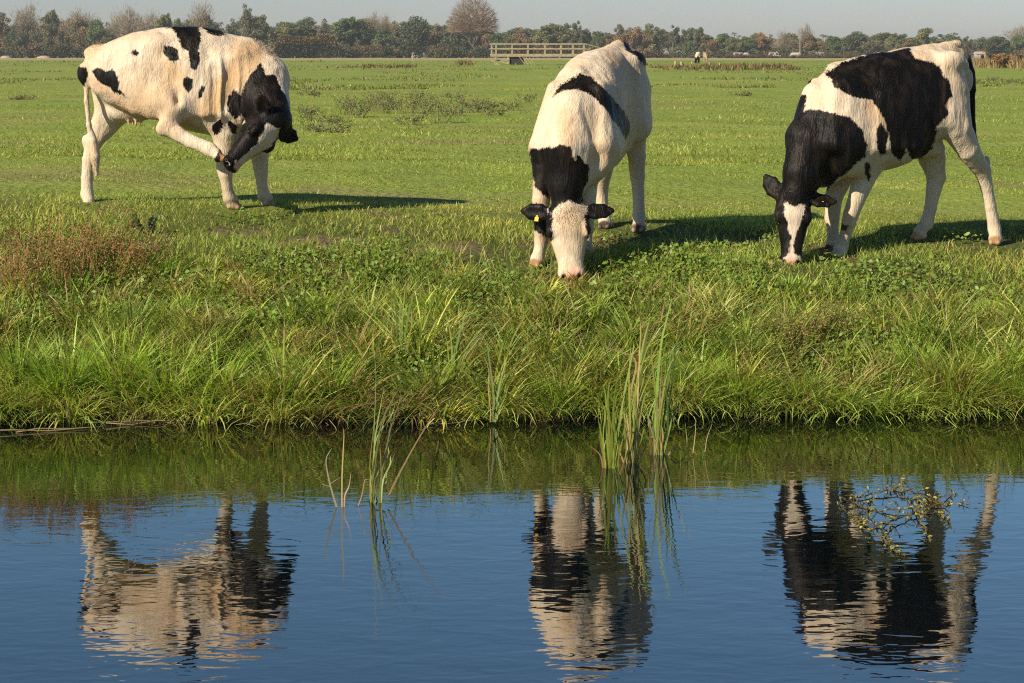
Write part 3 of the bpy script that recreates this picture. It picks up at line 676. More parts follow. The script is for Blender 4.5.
# coat markings and one painted belly shade: place on the body,two axes,outline in metres,tint (None = black),reach
PATCHES = {
 'left': [
  ((0.566,-0.292,0.958),(0.991,0.133,-0.0),(-0.002,0.013,1.0),[(0.017,0.31),(0.2,0.28),(0.263,0.149),(0.154,0.05),(0.097,-0.046),(-0.017,-0.137),(-0.119,-0.297),(-0.187,-0.308),(-0.277,-0.228),(-0.119,-0.023),(-0.028,0.069),(0.017,0.184)],(0.52,0.33,0.17,0.5),0.35),
  ((0.58,-0.289,0.966),(0.991,0.132,-0.0),(-0.002,0.012,1.0),[(0.037,0.279),(0.185,0.256),(0.219,0.141),(0.117,0.026),(0.071,-0.043),(-0.009,-0.082),(-0.088,-0.237),(-0.179,-0.283),(-0.247,-0.237),(-0.111,-0.054),(-0.02,0.061),(0.026,0.175)],(0.52,0.33,0.17,0.5),0.35),
  ((0.524,-0.315,0.9),(0.991,0.136,-0.0),(-0.002,0.017,1.0),[(-0.029,0.036),(0.028,0.127),(0.062,0.219),(0.096,0.173),(0.062,0.058),(0.005,-0.079),(-0.052,-0.193),(-0.097,-0.216),(-0.074,-0.124)],(0.52,0.33,0.17,0.55),0.35),
  ((0.275,-0.219,0.633),(0.989,0.151,-0.0),(-0.005,0.033,0.999),[(-0.091,0.094),(-0.068,0.048),(0.068,-0.01),(0.148,-0.068),(0.023,-0.067),(-0.08,0.002)],(0.25,0.15,0.07,0.5),0.35),  # belly shade painted into the coat as a brown tint
  ((-0.343,-0.241,0.849),(0.982,0.188,-0.0),(-0.004,0.019,1.0),[(-0.153,0.194),(-0.135,0.15),(0.011,0.04),(0.17,-0.122),(0.192,-0.191),(0.124,-0.168),(0.068,-0.099),(-0.023,0.005),(-0.108,0.075),(-0.144,0.114)],(0.62,0.34,0.2,0.55),0.35),
  ((-0.102,-0.041,0.667),(0.985,0.172,-0.0),(-0.005,0.03,1.0),[(-0.092,0.056),(0.069,0.032),(0.092,-0.062),(-0.069,-0.026)],(0.6,0.36,0.2,0.35),0.35),
  ((0.241,-0.233,1.233),(0.988,0.153,-0.0),(0.001,-0.004,1.0),[(-0.203,0.15),(-0.033,0.158),(0.081,0.144),(0.104,0.036),(0.081,-0.045),(0.099,-0.125),(0.058,-0.201),(0.024,-0.171),(0.008,-0.056),(-0.051,-0.033),(-0.067,0.047),(-0.101,0.098)],None,0.35),
  ((0.41,-0.073,1.334),(0.99,0.141,-0.0),(0.001,-0.01,1.0),[(-0.099,0.044),(-0.018,0.035),(0.108,-0.025),(0.051,-0.039),(-0.041,-0.016)],None,0.35),
  ((0.12,-0.272,1.163),(0.987,0.161,-0.0),(-0.0,0.0,1.0),[(-0.055,0.059),(-0.01,0.052),(0.047,0.025),(0.065,-0.044),(0.029,-0.072),(-0.021,-0.033),(-0.055,0.013)],None,0.35),
  ((0.259,-0.32,0.938),(0.988,0.152,-0.0),(-0.002,0.014,1.0),[(-0.038,0.044),(-0.004,0.055),(0.041,0.025),(0.035,-0.025),(-0.004,-0.075),(-0.031,-0.025)],None,0.35),
  ((0.354,-0.325,0.87),(0.989,0.147,-0.0),(-0.003,0.018,1.0),[(-0.017,0.016),(0.01,0.054),(0.026,0.015),(0.005,-0.037),(-0.024,-0.048)],None,0.35),
  ((-0.142,-0.261,1.162),(0.984,0.176,-0.0),(-0.0,0.0,1.0),[(-0.023,0.007),(0.005,0.025),(0.025,-0.002),(-0.007,-0.03)],None,0.35),
  ((-0.327,-0.276,0.956),(0.982,0.188,-0.0),(-0.002,0.013,1.0),[(-0.137,0.082),(-0.077,0.103),(-0.032,0.071),(0.018,0.093),(0.063,-0.01),(0.068,-0.063),(0.113,-0.114),(0.07,-0.104),(-0.009,-0.049),(-0.077,-0.01)],None,0.35),
  ((-0.583,-0.074,0.998),(0.98,0.201,-0.0),(-0.002,0.01,1.0),[(-0.058,0.079),(0.033,0.051),(0.045,0.016),(0.026,-0.084),(-0.046,-0.061)],None,0.12),
  ((0.798,-0.562,0.832),(0.993,0.121,-0.0),(-0.003,0.021,1.0),[(0.035,0.276),(0.058,0.231),(0.065,0.175),(0.136,0.186),(0.17,0.107),(0.226,-0.006),(0.271,-0.13),(0.215,-0.232),(0.136,-0.209),(0.047,-0.186),(-0.065,-0.197),(-0.11,-0.118),(-0.143,-0.167),(-0.21,-0.106),(-0.221,-0.039),(-0.21,0.029),(-0.166,0.063),(-0.11,0.029),(-0.088,0.107),(-0.032,0.186)],None,0.45),
  ((0.47,-0.268,0.612),(0.99,0.139,-0.0),(-0.005,0.035,0.999),[(-0.034,0.013),(-0.005,0.036),(0.03,0.065),(0.045,0.013),(0.018,-0.049),(-0.016,-0.056),(-0.039,-0.021)],None,0.35),
  ((0.575,-0.263,0.611),(0.991,0.132,-0.0),(-0.005,0.035,0.999),[(-0.029,0.036),(-0.006,0.059),(0.039,0.006),(0.032,-0.044),(-0.006,-0.049),(-0.029,-0.009)],None,0.35),
  ((0.835,-0.564,0.513),(0.993,0.118,-0.0),(-0.005,0.042,0.999),[(0.201,0.223),(0.257,0.121),(0.325,0.109),(0.325,0.053),(0.201,-0.026),(0.1,-0.059),(0.078,-0.115),(-0.012,-0.159),(-0.101,-0.226),(-0.157,-0.26),(-0.268,-0.292),(-0.357,-0.135),(-0.291,-0.034),(-0.213,0.078),(-0.101,0.145),(-0.034,0.291),(0.055,0.291)],None,0.28),
  ((0.82,-0.554,0.486),(0.993,0.119,-0.0),(-0.005,0.043,0.999),[(0.051,0.169),(0.091,0.141),(0.145,0.128),(0.127,0.065),(0.087,0.002),(0.033,-0.025),(-0.03,-0.074),(-0.092,-0.132),(-0.132,-0.182),(-0.168,-0.132),(-0.106,-0.065),(-0.021,0.016),(0.015,0.092)],(0.6,0.5,0.38,1),0.28),
  ((0.669,-0.568,0.332),(0.992,0.129,-0.0),(-0.007,0.053,0.999),[(-0.026,0.044),(0.019,0.026),(0.041,-0.012),(-0.004,-0.046),(-0.03,-0.012)],(0.62,0.36,0.28,1),0.28),
  ((-0.013,-0.274,1.107),(0.986,0.169,-0.0),(-0.001,0.004,1.0),[(-0.341,0.195),(-0.116,0.229),(0.065,0.207),(0.224,-0.104),(0.065,-0.31),(-0.003,-0.264),(0.11,-0.081),(-0.003,0.126)],(0.52,0.33,0.17,0.28),0.35),
  ((0.145,-0.321,0.913),(0.987,0.159,-0.0),(-0.003,0.016,1.0),[(-0.083,0.206),(0.03,0.114),(0.098,-0.069),(0.03,-0.16),(-0.083,-0.114),(0.008,0.023)],(0.52,0.33,0.17,0.36),0.35),
  ((-0.496,-0.079,0.351),(0.981,0.196,-0.0),(-0.01,0.049,0.999),[(-0.051,0.14),(0.04,0.139),(0.04,-0.116),(-0.028,-0.162)],(0.52,0.33,0.17,0.4),0.35),
  ((0.532,-0.188,0.218),(0.991,0.134,-0.0),(-0.008,0.059,0.998),[(-0.054,0.116),(0.037,0.115),(0.049,-0.116),(-0.031,-0.115)],(0.52,0.33,0.17,0.15),0.35),
 ],
 'middle': [
  ((0.807,0.027,0.878),(-0.284,0.959,0.0),(-0.033,-0.01,0.999),[(-0.084,0.119),(0.058,0.145),(0.084,-0.125),(-0.058,-0.139)],(0.52,0.33,0.17,0.35),0.35),
  ((0.812,0.018,0.868),(-0.284,0.959,0.0),(-0.034,-0.01,0.999),[(-0.048,0.103),(0.03,0.129),(0.048,-0.116),(-0.03,-0.116)],(0.52,0.33,0.17,0.4),0.35),
  ((0.672,0.188,0.842),(-0.271,0.963,0.0),(-0.035,-0.01,0.999),[(-0.096,0.192),(0.047,0.14),(0.085,-0.041),(0.008,-0.197),(-0.044,-0.093)],(0.52,0.33,0.17,0.35),0.35),
  ((0.701,-0.173,0.374),(-0.295,0.956,0.0),(-0.066,-0.02,0.998),[(-0.053,0.085),(0.038,0.059),(0.043,-0.071),(-0.027,-0.072)],(0.52,0.33,0.17,0.3),0.35),
  ((0.031,0.207,1.241),(-0.258,0.966,0.0),(-0.008,-0.002,1.0),[(-0.157,0.157),(0.019,0.13),(0.127,-0.005),(0.073,-0.194),(-0.062,-0.087)],(0.52,0.33,0.17,0.42),0.35),
  ((0.358,-0.043,1.291),(-0.28,0.96,0.0),(-0.005,-0.001,1.0),[(-0.106,-0.0),(0.027,0.053),(0.106,0.0),(-0.027,-0.053)],(0.52,0.33,0.17,0.35),0.35),
  ((0.606,0.169,1.033),(-0.271,0.963,0.0),(-0.023,-0.006,1.0),[(-0.304,0.036),(-0.252,0.103),(-0.121,0.205),(-0.043,0.182),(0.048,0.104),(0.178,-0.039),(0.243,-0.13),(0.248,-0.221),(0.204,-0.266),(0.139,-0.144),(0.061,-0.04),(-0.03,0.052),(-0.134,0.088),(-0.239,0.072)],None,0.5),
  ((0.849,-0.013,0.517),(-0.287,0.958,0.0),(-0.057,-0.017,0.998),[(-0.206,0.205),(-0.098,0.211),(0.005,0.237),(0.083,0.224),(0.095,0.121),(0.121,0.16),(0.203,0.07),(0.196,0.018),(0.157,-0.072),(0.149,-0.179),(0.057,-0.144),(-0.02,-0.169),(-0.062,-0.241),(-0.082,-0.226),(-0.077,-0.136),(-0.136,-0.085),(-0.175,-0.046),(-0.211,0.056)],None,0.45),
  ((-0.302,0.206,1.381),(-0.253,0.967,0.0),(0.001,0.0,1.0),[(-0.11,0.115),(-0.052,0.087),(-0.005,0.032),(0.086,-0.023),(0.127,-0.106),(0.069,-0.106),(0.017,-0.037),(-0.052,-0.001),(-0.08,0.04)],None,0.6),
  ((0.842,-0.169,0.24),(-0.297,0.955,0.0),(-0.075,-0.023,0.997),[(-0.111,0.11),(-0.015,0.098),(0.096,0.033),(0.101,-0.057),(0.049,-0.121),(-0.028,-0.07),(-0.093,0.007)],None,0.25),
  ((0.738,0.216,0.232),(-0.27,0.963,0.0),(-0.077,-0.022,0.997),[(-0.086,0.043),(0.116,0.146),(0.116,0.03),(-0.0,-0.111),(-0.065,-0.086),(-0.08,-0.022)],None,0.25),
  ((0.937,-0.063,0.159),(-0.292,0.956,0.0),(-0.082,-0.025,0.996),[(-0.009,0.124),(0.025,0.111),(0.022,-0.017),(-0.009,-0.149),(-0.029,-0.068)],None,0.2),
  ((0.892,0.078,0.221),(-0.282,0.959,0.0),(-0.078,-0.023,0.997),[(-0.126,0.036),(-0.044,0.126),(0.071,0.113),(0.115,0.011),(0.128,-0.104),(0.046,-0.109),(-0.069,-0.058),(-0.121,-0.015)],(0.42,0.29,0.17,0.35),0.25),
  ((0.868,0.077,0.257),(-0.282,0.96,0.0),(-0.075,-0.022,0.997),[(-0.114,0.01),(-0.037,0.082),(0.058,0.067),(0.091,-0.015),(0.065,-0.079),(-0.063,-0.066)],(0.36,0.24,0.13,0.4),0.25),
  ((0.95,0.134,-0.1),(-0.279,0.96,0.0),(-0.1,-0.029,0.995),[(-0.076,0.024),(0.046,0.039),(0.061,-0.019),(-0.031,-0.044)],(0.72,0.36,0.27,0.8),0.25),
  ((0.718,-0.167,0.116),(-0.295,0.956,0.0),(-0.083,-0.026,0.996),[(-0.04,0.031),(0.03,0.036),(0.035,-0.026),(-0.025,-0.042)],(0.3,0.18,0.09,0.6),0.2),
 ],
 'right': [
  ((0.789,0.107,1.094),(-0.864,0.504,0.0),(-0.01,-0.017,1.0),[(-0.06,0.078),(0.015,0.104),(0.065,0.003),(0.028,-0.099),(-0.048,-0.086)],(0.52,0.33,0.17,0.25),0.35),
  ((0.513,0.11,0.373),(-0.855,0.518,0.0),(-0.035,-0.057,0.998),[(-0.01,0.148),(0.091,0.161),(0.04,-0.017),(-0.035,-0.145),(-0.086,-0.146)],(0.52,0.33,0.17,0.35),0.35),
  ((-0.373,0.27,0.797),(-0.826,0.564,0.0),(-0.022,-0.032,0.999),[(-0.098,0.113),(0.066,0.166),(0.116,-0.092),(-0.01,-0.144),(-0.073,-0.042)],(0.52,0.33,0.17,0.12),0.35),
  ((0.227,0.307,1.019),(-0.843,0.537,0.0),(-0.013,-0.021,1.0),[(-0.546,0.228),(-0.407,0.31),(-0.231,0.377),(0.044,0.412),(0.094,0.344),(0.205,0.318),(0.28,0.268),(0.342,0.154),(0.354,0.078),(0.312,0.015),(0.329,-0.061),(0.23,-0.175),(0.255,-0.187),(0.213,-0.314),(0.143,-0.398),(0.056,-0.378),(0.044,-0.303),(-0.006,-0.392),(-0.068,-0.342),(-0.081,-0.253),(-0.118,-0.101),(-0.206,0.038),(-0.307,0.051),(-0.458,0.127),(-0.496,0.19)],None,0.5),
  ((0.398,0.316,0.783),(-0.848,0.53,0.0),(-0.021,-0.034,0.999),[(-0.04,0.074),(-0.01,0.107),(0.029,0.075),(0.044,-0.001),(0.022,-0.102),(-0.01,-0.115),(-0.035,-0.039)],None,0.35),
  ((0.846,0.205,0.694),(-0.864,0.504,0.0),(-0.024,-0.04,0.999),[(-0.08,0.405),(-0.097,0.292),(-0.06,0.299),(0.065,0.292),(0.251,0.23),(0.313,0.143),(0.345,0.055),(0.33,-0.02),(0.275,-0.058),(0.213,-0.133),(0.127,-0.196),(0.065,-0.272),(0.04,-0.31),(0.04,-0.373),(-0.01,-0.423),(-0.172,-0.425),(-0.296,-0.301),(-0.347,-0.15),(-0.334,0.051),(-0.297,0.177),(-0.234,0.316),(-0.147,0.405)],None,0.5),
  ((0.443,0.213,0.55),(-0.852,0.524,0.0),(-0.029,-0.047,0.998),[(-0.023,0.063),(0.023,0.064),(0.02,-0.012),(-0.003,-0.076),(-0.018,-0.038)],None,0.35),
  ((0.553,0.089,0.176),(-0.857,0.515,0.0),(-0.041,-0.069,0.997),[(-0.055,0.101),(0.048,0.051),(0.048,-0.04),(0.005,-0.056),(-0.045,-0.057)],(0.52,0.33,0.17,0.5),0.2),
  ((0.558,0.076,0.154),(-0.857,0.515,0.0),(-0.042,-0.07,0.997),[(-0.039,0.046),(0.001,0.016),(0.046,0.002),(0.021,-0.029),(-0.029,-0.035)],(0.05,0.035,0.02,1),0.12),
  ((1.013,0.229,0.262),(-0.868,0.497,0.0),(-0.038,-0.066,0.997),[(-0.238,0.212),(-0.176,0.275),(-0.114,0.238),(-0.089,0.175),(-0.014,0.189),(0.072,0.139),(0.122,0.103),(0.208,0.116),(0.319,0.104),(0.307,0.005),(0.196,-0.034),(0.134,-0.009),(0.114,-0.109),(0.097,-0.184),(0.06,-0.259),(0.035,-0.309),(-0.088,-0.335),(-0.175,-0.287),(-0.188,-0.187),(-0.188,-0.038),(-0.176,0.062),(-0.225,0.137)],None,0.28),
  ((1.047,0.218,0.142),(-0.869,0.494,0.0),(-0.042,-0.073,0.996),[(-0.068,0.198),(-0.045,0.213),(-0.023,0.189),(0.009,0.171),(0.046,0.199),(0.083,0.187),(0.071,0.13),(0.046,0.047),(0.014,-0.02),(-0.003,-0.09),(0.007,-0.145),(0.041,-0.164),(0.051,-0.201),(0.026,-0.264),(-0.048,-0.265),(-0.065,-0.19),(-0.023,-0.145),(-0.018,-0.021),(-0.04,0.046),(-0.063,0.128)],(0.55,0.45,0.35,1),0.28),
  ((1.074,0.245,-0.059),(-0.87,0.494,0.0),(-0.048,-0.085,0.995),[(-0.033,0.048),(0.016,0.039),(0.031,-0.011),(0.019,-0.04),(-0.033,-0.036)],(0.78,0.4,0.32,1),0.2),
 ],
}
# ================================================================ ground, water, grass
rng = np.random.default_rng(7)

def ground_material():
    m, nt, b = new_mat('meadow_ground')
    geo = N(nt, 'ShaderNodeNewGeometry'); sep = N(nt, 'ShaderNodeSeparateXYZ'); nt.links.new(geo.outputs['Position'], sep.inputs[0])
    def noise(scale, detail=4, sx=1, sy=1):
        mp = N(nt, 'ShaderNodeMapping'); mp.inputs['Scale'].default_value = (sx, sy, 1); nt.links.new(geo.outputs['Position'], mp.inputs['Vector'])
        n = N(nt, 'ShaderNodeTexNoise'); n.inputs['Scale'].default_value = scale; n.inputs['Detail'].default_value = detail; nt.links.new(mp.outputs[0], n.inputs['Vector']); return n
    def ramp(v, stops):
        r = N(nt, 'ShaderNodeValToRGB'); e = r.color_ramp.elements
        while len(e) < len(stops): e.new(.5)
        for q, (p, c) in zip(e, stops): q.position = p; q.color = (*c, 1)
        nt.links.new(v, r.inputs['Fac']); return r
    def mix(f, a, c):
        x = N(nt, 'ShaderNodeMix', data_type='RGBA')
        if isinstance(f, float): x.inputs[0].default_value = f
        else: nt.links.new(f, x.inputs[0])
        for i, v in ((6, a), (7, c)):
            if isinstance(v, tuple): x.inputs[i].default_value = (*v, 1)
            else: nt.links.new(v, x.inputs[i])
        return x.outputs[2]
    def band(v, a0, a1):
        r = N(nt, 'ShaderNodeMapRange'); r.interpolation_type = 'SMOOTHSTEP'; r.inputs['From Min'].default_value = a0; r.inputs['From Max'].default_value = a1; nt.links.new(v, r.inputs['Value']); return r.outputs[0]
    n1 = noise(.09, 5, .6, 1); n2 = noise(.7, 5, .8, 1); n3 = noise(14, 3); n4 = noise(.35, 5, .5, 1)
    grass = ramp(n1.outputs['Fac'], [(.3, (.155, .22, .032)), (.48, (.19, .25, .04)), (.62, (.26, .285, .06)), (.75, (.27, .255, .085))])
    g2 = ramp(n2.outputs['Fac'], [(.3, (.10, .15, .022)), (.5, (.18, .245, .036)), (.72, (.29, .285, .08))])
    col = mix(.5, grass.outputs[0], g2.outputs[0])
    g3 = ramp(n3.outputs['Fac'], [(.35, (.12, .15, .022)), (.6, (.23, .28, .055))])
    col = mix(.3, col, g3.outputs[0])
    # tussocks and dry patches
    t1 = band(n4.outputs['Fac'], .58, .66)
    tm = N(nt, 'ShaderNodeMath', operation='MULTIPLY'); tm.inputs[1].default_value = .6; nt.links.new(t1, tm.inputs[0])
    col = mix(tm.outputs[0], col, (.20, .17, .07))
    # far strip of dry reed and stubble, then the scrubby ground below the trees
    wob = noise(.02, 3, 1, 0); ad = N(nt, 'ShaderNodeMath', operation='MULTIPLY_ADD'); ad.inputs[1].default_value = 90; nt.links.new(wob.outputs['Fac'], ad.inputs[0]); nt.links.new(sep.outputs['Y'], ad.inputs[2])
    f1 = band(ad.outputs[0], 350, 430)
    col = mix(f1, col, mix(n2.outputs['Fac'], (.38, .29, .14), (.27, .25, .10)))
    f2 = band(ad.outputs[0], 560, 600); col = mix(f2, col, (.07, .07, .035))
    # bank: soil painted darker for shaded depth between plants, wet mud at the waterline
    near = band(sep.outputs['Y'], 17.5, 15.0)
    col = mix(near, col, mix(n3.outputs['Fac'], (.045, .055, .012), (.085, .095, .025)))
    ns = noise(1.1, 4); sp = band(ns.outputs['Fac'], .60, .68)
    so = N(nt, 'ShaderNodeMath', operation='MULTIPLY'); nt.links.new(sp, so.inputs[0]); nt.links.new(near, so.inputs[1])
    col = mix(so.outputs[0], col, (.13, .085, .05))
    sa = N(nt, 'ShaderNodeAttribute', attribute_name='soil'); col = mix(sa.outputs['Fac'], col, mix(n3.outputs['Fac'], (.075, .05, .03), (.17, .12, .07)))
    mud = band(sep.outputs['Z'], .20, .08)
    col = mix(mud, col, mix(n3.outputs['Fac'], (.026, .018, .010), (.085, .06, .034)))
    nt.links.new(col, b.inputs['Base Color'])
    b.inputs['Roughness'].default_value = .9; b.inputs['Specular IOR Level'].default_value = .15
    hs = N(nt, 'ShaderNodeMath', operation='ADD'); nt.links.new(n3.outputs['Fac'], hs.inputs[0])
    m8 = N(nt, 'ShaderNodeMath', operation='MULTIPLY'); m8.inputs[1].default_value = 3; nt.links.new(n2.outputs['Fac'], m8.inputs[0]); nt.links.new(m8.outputs[0], hs.inputs[1])
    bp = N(nt, 'ShaderNodeBump'); bp.inputs['Strength'].default_value = 1; bp.inputs['Distance'].default_value = .042
    nt.links.new(hs.outputs[0], bp.inputs['Height']); nt.links.new(bp.outputs[0], b.inputs['Normal'])
    return m

def build_ground():
    ys = np.concatenate([np.linspace(-60, 11.2, 30), np.linspace(11.3, 16.5, 150), np.linspace(16.6, 40, 110), np.geomspace(40.5, 3000, 110)])
    xs0 = np.concatenate([-np.geomspace(1600, 9, 26), np.linspace(-8.5, 8.5, 171), np.geomspace(9, 1600, 26)])
    X, Y = np.meshgrid(xs0, ys); Z = gz(X, Y)
    V = np.stack([X, Y, Z], -1).reshape(-1, 3)
    i = np.arange(X.size).reshape(X.shape); Q = np.stack([i[:-1, :-1], i[:-1, 1:], i[1:, 1:], i[1:, :-1]], -1).reshape(-1, 4)
    sc_ = np.zeros(len(V)); nr = (V[:, 1] > 12.3) & (V[:, 1] < 17) & (np.abs(V[:, 0]) < 6); sc_[nr] = soil(V[nr, 0], V[nr, 1])
    o = obj('ground', mesh_from('ground', V, Q, ground_material(), True, np.repeat(sc_[:, None], 3, 1), 'soil'))
    tag(o, 'flat green pasture and its sloping bank down to the ditch', 'ground', kind='structure')

def water_material():
    m, nt, b = new_mat('ditch_water')
    geo = N(nt, 'ShaderNodeNewGeometry')
    b.inputs['Base Color'].default_value = (.0015, .003, .004, 1); b.inputs['Roughness'].default_value = .012
    b.inputs['IOR'].default_value = 2.9; b.inputs['Specular IOR Level'].default_value = .5
    def noise(scale, detail, sx, sy, dist=0):
        mp = N(nt, 'ShaderNodeMapping'); mp.inputs['Scale'].default_value = (sx, sy, 1); nt.links.new(geo.outputs['Position'], mp.inputs['Vector'])
        n = N(nt, 'ShaderNodeTexNoise'); n.inputs['Scale'].default_value = scale; n.inputs['Detail'].default_value = detail; n.inputs['Distortion'].default_value = dist
        nt.links.new(mp.outputs[0], n.inputs['Vector']); return n.outputs['Fac']
    a, c, d = noise(10, 2, .55, 1, .5), noise(1.5, 2, .6, 1, .3), noise(28, 1, .5, 1, 0)
    s1 = N(nt, 'ShaderNodeMath', operation='MULTIPLY_ADD'); s1.inputs[1].default_value = 1.8; nt.links.new(c, s1.inputs[0]); nt.links.new(a, s1.inputs[2])
    s2 = N(nt, 'ShaderNodeMath', operation='MULTIPLY_ADD'); s2.inputs[1].default_value = .16; nt.links.new(d, s2.inputs[0]); nt.links.new(s1.outputs[0], s2.inputs[2])
    bp = N(nt, 'ShaderNodeBump'); bp.inputs['Strength'].default_value = 1; bp.inputs['Distance'].default_value = .00125
    sp = N(nt, 'ShaderNodeSeparateXYZ'); nt.links.new(geo.outputs['Position'], sp.inputs[0])            # stiller in the lee of the bank
    lee = N(nt, 'ShaderNodeMapRange'); lee.inputs['From Min'].default_value = 12.6; lee.inputs['From Max'].default_value = 10.0; lee.inputs['To Min'].default_value = .22; lee.inputs['To Max'].default_value = 1; nt.links.new(sp.outputs['Y'], lee.inputs['Value'])
    s3 = N(nt, 'ShaderNodeMath', operation='MULTIPLY'); nt.links.new(s2.outputs[0], s3.inputs[0]); nt.links.new(lee.outputs[0], s3.inputs[1])
    nt.links.new(s3.outputs[0], bp.inputs['Height']); nt.links.new(bp.outputs[0], b.inputs['Normal'])
    return m

def build_water():
    xs = np.linspace(-60, 60, 41); ys = np.linspace(2.6, 13.7, 12)
    X, Y = np.meshgrid(xs, ys); V = np.stack([X, Y, X * 0 + WATER_Z], -1).reshape(-1, 3)
    i = np.arange(X.size).reshape(X.shape); Q = np.stack([i[:-1, :-1], i[:-1, 1:], i[1:, 1:], i[1:, :-1]], -1).reshape(-1, 4)
    tag(obj('water', mesh_from('water', V, Q, water_material(), True)), 'calm dark blue ditch water with fine ripples', 'water', kind='structure')

def blades(root, h, w, az, lean, bend, col, segs=3, tipc=None):
    """grass blades as curved tapering strips -> verts, triangles, colours"""
    n = len(h); a = np.stack([np.cos(az), np.sin(az), 0 * az], 1); fz = rng.uniform(0, 2 * np.pi, n)
    s = np.stack([np.cos(fz), np.sin(fz), 0 * fz], 1)
    P = root.copy(); rows = []; cr = []
    for i in range(segs + 1):
        t = i / segs
        ww = (w * (1 - t ** 1.6) * (.75 + .5 * min(t * 3, 1)))[:, None] * .5
        cc = col if tipc is None else col * (1 - t * t) + tipc * t * t
        if i < segs: rows += [P - s * ww, P + s * ww]; cr += [cc, cc]
        else: rows += [P]; cr += [cc]
        th = lean + bend * (t + .5 / segs)
        P = P + (h / segs)[:, None] * (np.sin(th)[:, None] * a + np.cos(th)[:, None] * np.array((0, 0, 1.0)))
    k = 2 * segs + 1
    V = np.stack(rows, 1).reshape(-1, 3); Cc = np.stack(cr, 1).reshape(-1, 3)
    f = []
    for i in range(segs - 1): f += [(2 * i, 2 * i + 1, 2 * i + 3), (2 * i, 2 * i + 3, 2 * i + 2)]
    f.append((2 * segs - 2, 2 * segs - 1, 2 * segs))
    F = (np.arange(n)[:, None, None] * k + np.array(f)[None]).reshape(-1, 3)
    return V, F, Cc

def join(parts):
    V, F, Cc, o = [], [], [], 0
    for v, f, c in parts: V.append(v); F.append(f + o); Cc.append(c); o += len(v)
    return np.concatenate(V), np.concatenate(F), np.concatenate(Cc)

def leaves(root, size, nrm, col):
    """small pointed leaves (two triangles folded along the rib)"""
    n = len(size); nrm = nrm / np.linalg.norm(nrm, axis=1, keepdims=True)
    r = rng.normal(0, 1, (n, 3)); t = r - nrm * (r * nrm).sum(1)[:, None]; t /= np.linalg.norm(t, axis=1, keepdims=True)
    s = np.cross(nrm, t); z = size[:, None]
    V = np.stack([root - t * z * .5, root + s * z * .38 + nrm * z * .12, root + t * z * .5, root - s * z * .38 + nrm * z * .12], 1).reshape(-1, 3)
    F = (np.arange(n)[:, None, None] * 4 + np.array([[0, 1, 2], [0, 2, 3]])[None]).reshape(-1, 3)
    return V, F, np.repeat(col, 4, 0)

PAL = np.array([(.185, .275, .040), (.225, .31, .048), (.28, .34, .068), (.135, .21, .034), (.355, .375, .10)])
def green(n, dry=.08, k=1.0):
    c = PAL[rng.integers(0, len(PAL), n)] * rng.uniform(.75, 1.2, (n, 1)) * k
    d = rng.random(n) < dry
    c[d] = np.array((.42, .33, .15)) * rng.uniform(.6, 1.15, (d.sum(), 1))
    return c

SOIL = ((325, 243, .46, .34), (455, 250, .42, .30), (240, 232, .30, .16), (395, 229, .26, .16), (700, 232, .25, .14), (818, 249, .22, .14), (150, 245, .25, .14), (560, 290, .2, .1))
def soil(x, y):
    s = np.zeros(np.shape(x))
    for px, py, rx, ry in SOIL:
        p = ground_at(px, py); s = np.maximum(s, 1 - np.hypot((x - p[0]) / rx, (y - p[1]) / ry))
    return np.clip(s * 1.5 + (fbm(np.asarray(x) * 7, np.asarray(y) * 7, None, 71, 3) - .55) * 3.2 * (s > 0), 0, 1)

def grazed(x, y):
    """1 in standing grass, less where the cows have bitten and trodden it down"""
    f = np.ones(np.shape(x))
    for cx, cy, rx, ry0, ry1, k in ((.39, 14.12, .34, .75, .2, .30), (1.94, 14.58, .34, .85, .2, .30), (.18, 14.37, .14, .35, .1, .5), (2.34, 14.97, .2, .45, .1, .4), (2.28, 15.13, .14, .4, .1, .4), (2.98, 15.42, .2, .4, .12, .35), (3.54, 15.38, .16, .4, .12, .35),
                                    (.95, 15.36, .15, .4, .1, .4), (.69, 15.52, .15, .4, .1, .4), (-3.2, 16.05, .2, .5, .1, .3), (-2.1, 15.87, .22, .5, .12, .3), (-1.86, 16.1, .2, .5, .12, .3)):
        d = np.hypot((x - cx) / rx, np.where(y < cy, (y - cy) / ry0, (y - cy) / ry1)); f = np.minimum(f, k + (1 - k) * np.clip(d * 1.6 - .6, 0, 1))
    return f

